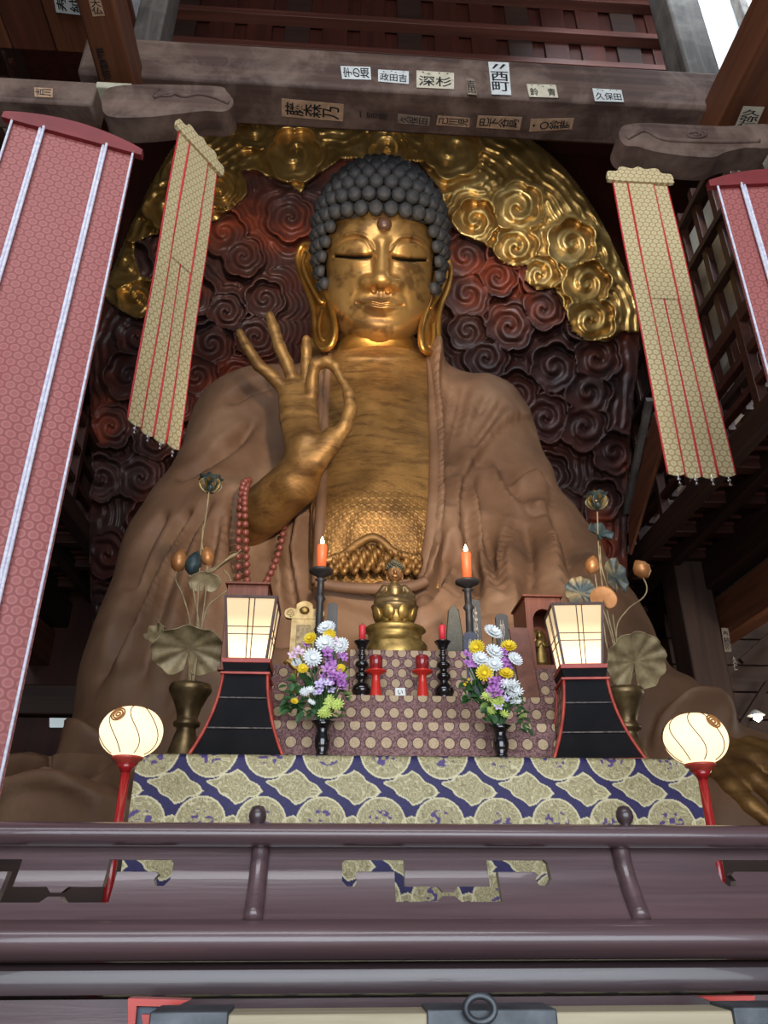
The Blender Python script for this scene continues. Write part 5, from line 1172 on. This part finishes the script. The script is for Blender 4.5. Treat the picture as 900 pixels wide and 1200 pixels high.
vp = [(14, 0), (15, .1), (18, .35), (20, .48), (19, .58), (14, .67), (11, .72), (11, .74), (15, .75), (15.5, .77), (12, .785), (12, .81), (15, .86), (20, .92), (24, .955), (25, .975), (23.5, 1), (19, .985), (8, .9), (.001, .9)]
YL = 5.55; zLb = 1.8
ta = P(222, 803, YL)
LA = thing('lotus_arrangement', 'bronze vase of metal lotus flowers, buds and leaves behind the left lantern', 'lotus arrangement', (ta[0], YL, zLb), 'metal lotus arrangements')
vase(LA, 222, YL, vp, 803, 870, zLb, bronze)
for ln in ([(224, 806), (230, 760), (232, 700), (236, 640), (242, 600), (245, 575)], [(223, 806), (224, 740), (215, 700), (206, 680), (207, 668)], [(226, 806), (233, 740), (228, 700), (222, 672)], [(226, 806), (240, 720), (256, 700), (268, 690), (270, 678), (262, 668)], [(225, 806), (232, 760), (238, 720), (243, 665), (237, 640), (238, 615)], [(221, 806), (222, 780), (220, 765)]):
    mk('stem', stemline(ln, YL), brass_l, LA, True, True)
kL = kp(YL, 222, 700)
lotus(LA, 246, 572, YL, 25*kL)
mk('bud', budmesh(P(210, 657, YL), 10*kL, 30*kL, .1), budm, LA, True, True); mk('bud', budmesh(P(227, 660, YL), 10*kL, 32*kL, .2), verd, LA, True, True); mk('bud', budmesh(P(243, 652, YL), 8.5*kL, 26*kL, -.2), budm, LA, True, True)
mk('leaf', leafm(P(262, 661, YL), 20*kL, (-.6, -.5, .75), .05, 5, .1, ax=(.5, 1.3), up=(.5, 0, .8)), brass_l, LA, True, True)
mk('leaf', leafm(P(240, 682, YL), 15*kL, (0, -.8, -.5), .03, 5, .15, ax=(1.2, .8)), brass_l, LA, True, True)
mk('leaf', leafm(P(222, 760, YL-.05), 34*kL, (.15, -.75, -.6), .10, 9, .3, ax=(1.15, .85)), brass_l, LA, True, True)
mk('leaf', leafm(P(184, 744, YL), 19*kL, (-.5, -.6, .35), .12, 6, .2, ax=(1.0, .6), up=(.6, 0, .8)), brass_l, LA, True, True)
YR = 5.55; ta = P(735, 790, YR)
RA = thing('lotus_arrangement', 'bronze vase of metal lotus flowers, buds and leaves behind the right lantern', 'lotus arrangement', (ta[0], YR, zLb), 'metal lotus arrangements')
vase(RA, 731, YR, vp, 808, 870, zLb, bronze)
for ln in ([(733, 812), (722, 760), (708, 700), (702, 650), (700, 600)], [(733, 812), (715, 740), (702, 700), (697, 672)], [(733, 812), (724, 760), (718, 720)], [(734, 812), (722, 742), (735, 715), (754, 700), (758, 688), (753, 676)], [(733, 812), (712, 760), (706, 728), (690, 716), (683, 700)], [(735, 812), (740, 795), (745, 785)], [(703, 640), (705, 665), (712, 690), (707, 700)]):
    mk('stem', stemline(ln, YR), brass_l, RA, True, True)
lotus(RA, 700, 592, YR, 25*kL)
mk('leaf', leafm(P(702, 626, YR), 17*kL, (.3, -.7, .3), .14, 5, .3, ax=(1, .8)), verd, RA, True, True)
mk('bud', budmesh(P(694, 662, YR), 9*kL, 26*kL, .25), budm, RA, True, True); mk('bud', budmesh(P(752, 667, YR), 11*kL, 26*kL, -.5), budm, RA, True, True)
mk('leaf', leafm(P(681, 695, YR), 20*kL, (-.1, -.9, .2), .07, 11, .1, ax=(.9, 1.05)), leafb, RA, True, True)
mk('leaf', leafm(P(707, 701, YR-.05), 14*kL, (0, -.95, -.1), .01, 3, .08, ax=(1.1, .95)), budm, RA, True, True)
mk('leaf', leafm(P(721, 676, YR), 20*kL, (.25, -.9, .1), .10, 7, .15, ax=(.7, 1.15)), leafb, RA, True, True)
mk('leaf', leafm(P(744, 775, YR-.1), 33*kL, (.1, -.8, -.45), .07, 11, .12, ax=(1.05, 1.0)), brass_l, RA, True, True)
# ============================================================ FLOWER BOUQUETS, BANNERS, ROSARY
leafg = speck('leaf_green', rgb(28, 62, 30), rgb(62, 104, 50), 20, .5); leafl = speck('leaf_light', rgb(96, 130, 60), rgb(140, 164, 84), 20, .55)
pw_ = speck('petal_white', rgb(222, 226, 226), rgb(244, 246, 244), 30, .6, 0, 0); py_ = speck('petal_yellow', rgb(222, 188, 30), rgb(240, 216, 60), 30, .6, 0, 0); pp_ = speck('petal_purple', rgb(160, 90, 170), rgb(206, 150, 208), 26, .6, 0, 0)
pk_ = speck('petal_pink', rgb(220, 180, 205), rgb(240, 214, 228), 26, .6, 0, 0); pg_ = speck('petal_lime', rgb(186, 206, 96), rgb(214, 226, 130), 26, .6, 0, 0); pl_ = speck('petal_lilac', rgb(200, 180, 226), rgb(226, 214, 240), 26, .6, 0, 0)
def mum(c, r, nrm, n1=18):
    """chrysanthemum head: three rings of narrow petals round a heart"""
    q = np.array(Vector(nrm).normalized().to_track_quat('Z', 'Y').to_matrix()); m = MB()
    for ring, (L, el, n_) in enumerate(((1.0, .12, n1), (.85, .42, n1-3), (.6, .85, n1-7))):
        for j in range(n_):
            a = 2*pi*(j+.5*ring)/n_; d = np.array((cos(a)*cos(el), sin(a)*cos(el), sin(el))); s = np.array((-sin(a), cos(a), 0)); w_ = r*.15
            p0 = d*r*.1; p1 = d*r*.65*L+[0, 0, .02*r]; p2 = d*r*L+[0, 0, .12*r]
            m.add([p0-s*w_*.4, p0+s*w_*.4, p1+s*w_, p2+s*w_*.4, p2-s*w_*.4, p1-s*w_, p1+[0, 0, .05*r]], [(0, 1, 2, 6), (0, 6, 5), (6, 2, 3, 4), (5, 6, 4)])
    m.ball((0, 0, .12*r), [r*.22, r*.22, r*.16], 8); return m.xf(q, c)
def orchid(c, r, nrm):
    q = np.array(Vector(nrm).normalized().to_track_quat('Z', 'Y').to_matrix()); m = MB()
    for j in range(5):
        a = 2*pi*j/5+.3; m.ball((cos(a)*r*.55, sin(a)*r*.55, .05*r), [r*.5, r*.34, r*.10], 8, rotm(0, 0, a)@rotm(0, -.35, 0))
    m.ball((0, 0, .2*r), [r*.2, r*.2, r*.3], 6); return m.xf(q, c)
def leafy(c, L, w_, d, up=(0, 0, 1)):
    d = np.asarray(d, float); d /= np.linalg.norm(d); s = np.cross(d, np.asarray(up)+[.2, -.9, 0]); s /= np.linalg.norm(s)+1e-9; n_ = np.cross(s, d); G_ = []
    for i in range(7):
        t_ = i/6; ww = w_*sin(pi*(t_*.93+.05))**.8; p = c+d*L*t_-n_*0+np.array([0, 0, -.25*L*t_*t_]); G_.append([p-s*ww+n_*ww*.3, p, p+s*ww+n_*ww*.3])
    return MB().grid(G_).grid(np.array(G_)-n_*.001, True)
def bouquet(label, px, vb, vt, Y, heads, leaves, vm, seed):
    R = random.Random(seed); k = kp(Y, px, 860); x = float(P(px, 860, Y)[0]); zb_ = zA; h = float(P(px, vt, Y)[2])-zb_
    t = thing('flower_bouquet', label, 'flowers', (x, Y, zb_), 'altar bouquets in black vases')
    mk('vase', MB().lathe([(9.5*k, 0), (10*k, .05*h), (8.5*k, .12*h), (6.5*k, .2*h), (8.6*k, .34*h), (9.6*k, .48*h), (8.6*k, .62*h), (6.8*k, .76*h), (8.5*k, .88*h), (14*k, 1.0*h), (12*k, .99*h), (5*k, .85*h), (.001, .85*h)], 28), black, t, True)
    top = np.array((0, 0, h*.95))
    for (fx_, fy_, r_, kind, dy) in heads:
        c = P(fx_, fy_, Y+dy)-[x, Y, zb_]; r_ *= k
        n_ = (R.uniform(-.4, .4), -1, R.uniform(.1, .7)); mt = {'w': pw_, 'y': py_, 'p': pp_, 'k': pk_, 'g': pg_, 'l': pl_, 's': pw_}[kind]
        if kind in 'pkl': f = mk('orchid_flower' if kind != 'k' else 'pink_flower', orchid(c, r_*1.15, n_), mt, t, True)
        else: f = mk({'w': 'white_chrysanthemum', 's': 'white_blossom', 'y': 'yellow_chrysanthemum', 'g': 'lime_blossom'}[kind], mum(c, r_*1.2, n_, 18 if kind in 'wy' else 10), mt, t)
        q = np.array([c+[0, .004, -.003], c*.62+top*.38+[0, .02, 0], top+[R.uniform(-.5, .5)*5*k, R.uniform(-.01, .01), -.03]]); mk('stem', MB().tube(spline(q, 8), .8*k, 5), leafg, f, True)
    groups = {}
    for (fx_, fy_, L, a, lt, dy) in leaves:
        c = P(fx_, fy_, Y+dy)-[x, Y, zb_]; d = np.array([cos(a), -.35+R.uniform(-.2, .2), sin(a)]); mk('leaf', leafy(c, L*k, L*k*.3, d), leafl if lt else leafg, t, True)
    return t
def cluster(cx, cy, rx, ry, n_, kind, r_, R, dy=-.03): return [(cx+R.uniform(-1, 1)*rx, cy+R.uniform(-1, 1)*ry, r_*R.uniform(.85, 1.15), kind, dy+R.uniform(-.03, .03)) for _ in range(n_)]
Rf = random.Random(11)
HL = [(383, 737, 10, 'w', 0), (381, 755, 10.5, 'w', -.05), (400, 757, 9, 'w', -.02), (366, 771, 10, 'w', -.06), (348, 777, 6, 'w', 0), (364, 749, 7.5, 'y', -.02), (386, 745, 7.5, 'y', -.03), (355, 784, 6, 'y', -.06), (399, 784, 5.5, 'y', -.05), (394, 752, 7, 'k', -.02), (350, 763, 7.5, 'k', -.02), (343, 768, 6, 'k', -.02), (359, 755, 5, 'p', -.01), (362, 780, 5, 'k', -.05)]
HL += cluster(388, 776, 6, 12, 9, 'p', 6.5, Rf, -.06)+cluster(394, 795, 7, 9, 8, 'p', 6.5, Rf, -.07)+cluster(380, 803, 8, 8, 7, 'l', 6, Rf, -.07)+cluster(403, 768, 4, 5, 3, 'p', 5, Rf)+cluster(376, 790, 4, 4, 2, 'p', 5, Rf)
HL += cluster(360, 808, 5, 4, 3, 's', 5, Rf, -.06)+cluster(366, 818, 4, 8, 5, 's', 3, Rf, -.05)+cluster(391, 824, 6, 5, 5, 'g', 6, Rf, -.07)+cluster(380, 834, 7, 6, 4, 'g', 5, Rf, -.06)+[(345, 822, 4, 'y', -.04)]
LL = [(Rf.uniform(335, 372), Rf.uniform(795, 840), Rf.uniform(9, 15), Rf.uniform(1.2, 4.2), 0, Rf.uniform(-.03, .04)) for _ in range(48)]+[(Rf.uniform(345, 395), Rf.uniform(770, 845), Rf.uniform(8, 14), Rf.uniform(-.5, 3.6), Rf.random() < .3, Rf.uniform(.0, .07)) for _ in range(34)]+[(Rf.uniform(395, 408), Rf.uniform(780, 825), Rf.uniform(7, 12), Rf.uniform(-.6, 1.2), Rf.random() < .4, .02) for _ in range(16)]
bouquet('bouquet of white, yellow and purple flowers in a black vase, left of centre', 378, 883, 846, 3.96, HL, LL, black, 1)
HR = [(577, 742, 10.5, 'w', 0), (579, 765, 10, 'w', -.05), (563, 773, 9.5, 'w', -.04), (579, 779, 9, 'w', -.07), (603, 773, 8.5, 'w', -.04), (559, 759, 8.5, 'y', -.02), (596, 758, 8.5, 'y', -.02), (568, 789, 9, 'y', -.07), (593, 790, 8, 'y', -.07)]
HR += cluster(551, 774, 5, 9, 7, 'p', 5.5, Rf)+cluster(592, 771, 6, 10, 8, 'p', 6, Rf)+cluster(583, 803, 9, 10, 11, 'p', 6.5, Rf, -.07)+cluster(598, 804, 6, 6, 5, 's', 6, Rf, -.06)+cluster(603, 818, 5, 9, 6, 's', 5.5, Rf, -.05)+cluster(590, 822, 6, 6, 3, 'l', 5, Rf, -.06)
HR += cluster(577, 821, 10, 7, 9, 'g', 5.5, Rf, -.06)+cluster(583, 834, 8, 5, 4, 'g', 5, Rf, -.05)+cluster(548, 800, 5, 6, 7, 'y', 1.8, Rf, -.03)
LR = [(Rf.uniform(545, 572), Rf.uniform(795, 822), Rf.uniform(8, 13), Rf.uniform(1.6, 3.8), 0, Rf.uniform(-.03, .03)) for _ in range(30)]+[(Rf.uniform(562, 596), Rf.uniform(825, 852), Rf.uniform(10, 15), Rf.uniform(.6, 2.4), Rf.random() < .45, Rf.uniform(-.04, .03)) for _ in range(30)]
LR += [(597+18*u+Rf.uniform(-6, 6), 800+62*u+Rf.uniform(-6, 6), Rf.uniform(7, 12), Rf.uniform(-1.2, 1.0), Rf.random() < .3, Rf.uniform(-.06, .02)) for u in [Rf.random() for _ in range(38)]]
bouquet('bouquet with trailing green ivy in a black vase, right of centre', 586, 887, 851, 3.94, HR, LR, black, 2)
# ---- big red banners
def hexfab(name, c1, c2, c3, s_, uvsrc='UV', rr=(.30, .42)):
    t = NT(name); v = t.obj(out='UV'); sx = t.n('ShaderNodeSeparateXYZ'); t.l(v, sx.inputs[0])
    def cell(off):
        u = t.math('SUBTRACT', t.math('FRACT', t.math('ADD', t.math('MULTIPLY', sx.outputs[0], s_), off)), .5); w_ = t.math('SUBTRACT', t.math('FRACT', t.math('ADD', t.math('MULTIPLY', sx.outputs[1], s_/1.732), off)), .5)
        return t.math('SQRT', t.math('ADD', t.math('POWER', u, 2), t.math('POWER', t.math('MULTIPLY', w_, 1.732), 2)))
    d = t.math('MINIMUM', cell(0.), cell(.5)); n_ = t.noise(t.obj(), 3, 5)
    c = t.ramp(d, [(rr[0]-.08, c1), (rr[0], c3), (rr[1]-.04, c3), (rr[1]+.02, c2)]); c = t.mix(t.math('MULTIPLY', n_, .5), c, c2)
    t.bump(d, .15, .003); return t.fin(c, .55, 0, .45)
redfab = hexfab('red_brocade', rgb(152, 82, 78), rgb(134, 64, 62), rgb(164, 102, 96), 18)
darkred = speck('dark_red_silk', rgb(104, 22, 26), rgb(122, 32, 34), 5, .55, 0, .1, .004); cord = speck('pale_cord', rgb(190, 188, 204), rgb(222, 220, 228), 40, .6)
def big_banner(label, xa, xb, Y, z0, z1, cords, apex, ang=0.):
    t = thing('hanging_banner', label, 'banner', ((xa+xb)/2, Y, z1), 'large red hanging banners')
    U2, V2_ = np.meshgrid(np.linspace(0, 1, 60), np.linspace(0, 1, 120)); X2 = xa+(xb-xa)*U2; Z2 = z1+(z0-z1)*V2_; Y2 = Y+.02*np.sin(U2*6+V2_*3)*V2_+.01*np.sin(U2*19+1)*V2_+(X2-(xa+xb)/2)*ang
    uv = np.stack([(X2).ravel(), Z2.ravel()], -1)
    mk('banner_cloth', MB().grid(np.stack([X2, Y2, Z2], -1)), redfab, t, True, True, uv=uv)
    YY = lambda x: Y+(x-(xa+xb)/2)*ang
    o = [(xa-.05, z1-.02), (xb+.05, z1-.02), (xb+.05, z1+.03)]+[(x, z1+.03+apex*max(0, sin(pi*(x-xa+.05)/(xb-xa+.1)))**.8) for x in np.linspace(xb+.03, xa-.03, 24)]+[(xa-.05, z1+.03)]
    m = MB().plate(o, th=.04, t=(0, -.03, 0)); V_ = np.vstack(m.v); V_[:, 1] += Y+(V_[:, 0]-(xa+xb)/2)*ang; m.v = [V_]; mk('header_board', m, darkred, t, world=True, bevel=.006)
    for x, w_, nm in cords:
        for dx in ((-w_*.4, w_*.4) if w_ > .02 else (0,)): mk(nm, MB().tube([(x+dx, YY(x)-.022+.02*sin((x-xa)/(xb-xa)*6+v_*3)*v_*1, z1+(z0-z1)*v_) for v_ in np.linspace(0, 1, 30)], w_*.42 if w_ > .02 else w_, 6), cord, t, True, True)
    return t
zt_b = float(P(155, 178, 3.5)[2]); xb_ = float(P(157, 178, 3.5)[0]); z0b = float(P(0, 815, 3.5)[2])-.45
big_banner('large faded red brocade banner with pale cords hanging at the left', xb_-.70, xb_, 3.42, z0b, zt_b, [(xb_-.004, .008, 'edge_cord'), (xb_-.17, .024, 'cord'), (xb_-.53, .024, 'cord'), (xb_-.696, .008, 'edge_cord')], .085, .28)
xa2 = float(P(841, 212, 3.5)[0]); zt2_ = float(P(841, 213, 3.5)[2])
big_banner('red brocade banner with pale cords cropped at the right edge', xa2, xa2+.70, 3.5, z0b, zt2_, [(xa2+.004, .008, 'edge_cord'), (xa2+.17, .024, 'cord'), (xa2+.53, .024, 'cord'), (xa2+.696, .008, 'edge_cord')], .085, -.12)
# ---- narrow pale streamers in overlapping strips
palef = hexfab('pale_brocade', rgb(206, 190, 140), rgb(176, 150, 104), rgb(226, 214, 172), 17, rr=(.27, .40)); redtrim = flat('red_trim', rgb(190, 34, 44), .5)
silver = flat('silver_charm', rgb(190, 190, 190), .3, .8)
def streamer(label, loc, L, w_, rz):
    t = thing('hanging_streamer', label, 'banner', (0, 0, 0), 'narrow pale streamers')
    xs_ = np.array([-.5, -.245, 0, .245, .5])*w_; zs0 = L*.36
    def strip(nm, xa, xb, za, zb_, y, sc=True):
        n_ = 12; G_ = []; 
        for i in range(41):
            z = za+(zb_-za)*i/40; G_.append([(xa+(xb-xa)*j/n_, y+.006*sin(z*3+xa*9), z-((.018*abs(sin(pi*j/n_))) if i == 40 and sc else 0)) for j in range(n_+1)])
        G_ = np.array(G_); s = mk(nm, MB().grid(G_).grid(G_+[0, .008, 0], True), palef, t, smooth=True, uv=np.vstack([G_.reshape(-1, 3)[:, [0, 2]]]*2))
        for e in (0, -1): mk('red_edging', MB().tube(G_[:, e]+[0, .004, 0], .008, 6), redtrim, s, smooth=True)
    strip('side_strip', xs_[0], xs_[1], 0, -L, 0); strip('upper_strip', xs_[1]+.004, xs_[3]-.004, 0, -L*.45, -.003, False); strip('side_strip', xs_[3], xs_[4], 0, -L, 0)
    strip('lower_strip', xs_[1]+.004, xs_[2]-.003, -L*.44, -L*1.005, .004); strip('lower_strip', xs_[2]+.003, xs_[3]-.004, -L*.44, -L*1.005, .004)
    o = spline([(-.5, -.01), (-.60, .03), (-.58, .12), (-.42, .13), (-.33, .2), (-.12, .18), (0, .215), (.12, .18), (.33, .2), (.42, .13), (.58, .12), (.60, .03), (.5, -.01)], 60, True)
    m = MB().plate([(a*w_, b*w_*1.7-.01) for a, b in o], th=.035, t=(0, -.028, 0)); V_ = np.vstack(m.v); hp = mk('scalloped_header', m, palef, t, bevel=.005, uv=V_[:, [0, 2]])
    for j in range(4):
        x = (xs_[j]+xs_[j+1])/2+.008; ch = mk('charm', MB().ball((x, 0, -L-.05), [.016, .008, .014], 10).lathe([(.012, -.03), (.004, -.012), (.001, 0)], 8, (x, 0, -L-.062)), silver, t, smooth=True)
        mk('thread', MB().tube([(x, 0, -L-.0), (x, 0, -L-.05)], .002, 5), silver, ch)
    place(t, loc, rz=rz); return t
a = P(718, 212, 5.0); b = P(781, 212, 5.0); bt = P(838, 556, 5.0); w_ = float(b[0]-a[0])
ST = streamer('pale gold streamer with red edging hanging right of the Buddha, facing front', ((a[0]+b[0])/2-.0, 5.0, a[2]), float(a[2]-bt[2]), w_, radians(0))
S2_ = copy_tree(ST); c0 = P(214, 160, 4.86); c1 = P(184, 530, 5.15)
place(S2_, (float(P(233, 178, 5.15)[0]), 5.15, float(P(233, 178, 5.15)[2])), 'pale gold streamer with red edging hanging left of the Buddha, turned sideways', rz=radians(56))
# ---- rosary hanging from the raised wrist
bead_m = speck('rosary_bead', rgb(96, 46, 38), rgb(140, 76, 64), 12, .35, 0, .05, .003)
RS = thing('prayer_beads', 'long string of reddish brown prayer beads hanging from the raised wrist', 'prayer beads', tuple(P(300, 640, 8.0)))
bmsh = None; kb = kp(8.1, 290, 620)
def strand(pts, n_):
    global bmsh
    q = spline(pts, n_)
    for (a_, b_, Y) in q:
        c = P(a_, b_, Y)-WL[RS.name]
        if bmsh is None: bmsh = mk('bead', MB().ball((0, 0, 0), 4.1*kb, 12), bead_m, RS, smooth=True); o = bmsh
        else: o = bmsh.copy(); COL.objects.link(o); o.parent = RS
        o.location = c
strand([(292, 563, 7.75), (285, 568, 7.6), (282, 590, 7.62), (280, 620, 7.68), (279, 650, 7.75), (279, 684, 7.85)], 17)
strand([(290, 566, 7.7), (287, 580, 7.55), (287, 600, 7.57), (288, 630, 7.62), (289, 660, 7.7), (290, 686, 7.78)], 17)
strand([(333, 612, 8.35), (331, 630, 8.3), (326, 650, 8.2), (319, 668, 8.1), (311, 684, 8.0)], 11)
# ============================================================ LIGHT
wd = bpy.data.worlds.new('world'); SC.world = wd; wd.use_nodes = True
wd.node_tree.nodes['Background'].inputs[0].default_value = (.62, .74, 1, 1); wd.node_tree.nodes['Background'].inputs[1].default_value = .12
def lamp(name, ty, loc, target, e, color, size=1, size_y=None, spread=None, blend=None, angle=None):
    l = bpy.data.lights.new(name, ty); l.energy = e; l.color = color
    if ty == 'AREA':
        l.shape = 'RECTANGLE'; l.size = size; l.size_y = size_y or size
        if spread: l.spread = radians(spread)
    elif ty == 'SPOT': l.spot_size = radians(angle or 40); l.spot_blend = blend or .6; l.shadow_soft_size = size
    else: l.shadow_soft_size = size
    o = bpy.data.objects.new(name, l); COL.objects.link(o); o.location = loc
    if target is not None: o.rotation_euler = (Vector(target)-Vector(loc)).to_track_quat('-Z', 'Y').to_euler()
    return o
# daylight through the open front of the hall and the clerestory over the entrance
# spotlights over the visitors' floor aimed at the statue
# added fill lights in the side aisles

# daylight through the open front of the hall and the clerestory over the entrance
lamp('open_front_doors', 'AREA', (0, -4.6, 3.0), (0, 8, 4.5), 780, (.84, .91, 1), 8, 4.5)
lamp('entrance_clerestory', 'AREA', (-1.5, -4.2, 11), (0, 10, 11), 800, (.92, .95, 1), 9, 3)
# spotlights over the visitors' floor aimed at the statue
lamp('statue_spot', 'SPOT', (-1.5, .2, 3.2), (-.1, 8.6, 9.8), 3200, (1, .80, .56), .12, angle=20, blend=.8)
lamp('statue_spot', 'SPOT', (1.7, .2, 3.2), (0.2, 8.8, 9.3), 2200, (1, .79, .54), .12, angle=22, blend=.8)
lamp('altar_spot', 'SPOT', (0.3, .4, 3.6), (0, 9.4, 6.0), 2000, (1, .82, .62), .15, angle=46, blend=.9)
# spots added behind the cross beam to brighten the carved panel, no real fixtures
lamp('panel_fill_spot', 'SPOT', (-1.9, 7.5, 10.9), (-2.6, 10.8, 12.9), 480, (1, .92, .78), .2, angle=100, blend=1)
lamp('panel_fill_spot', 'SPOT', (2.1, 7.5, 10.9), (2.6, 10.8, 12.9), 480, (1, .92, .78), .2, angle=100, blend=1)
# added fill lights in the side aisles, and daylight at the upper right
lamp('right_aisle_fill', 'AREA', (8.8, 8, 11), (5, 11, 8), 420, (.9, .95, 1), 3, 3)  # added fill that brings out the right lattice, no known window
lamp('right_aisle_low_fill', 'AREA', (8.9, 8.5, 4), (5.2, 11, 7), 200, (1, .9, .8), 3, 3)  # added low fill lifting the right gallery underside, no known door
lamp('upper_right_window', 'AREA', (4.4, 5.0, 18.5), (6.5, 8.5, 15), 420, (.8, .9, 1), 2, 2, spread=90)
lamp('left_aisle_fill', 'AREA', (-8.8, 9, 9), (-4, 11, 6), 150, (.9, .95, 1), 3, 3)  # added fill for the left aisle, no known opening at this height
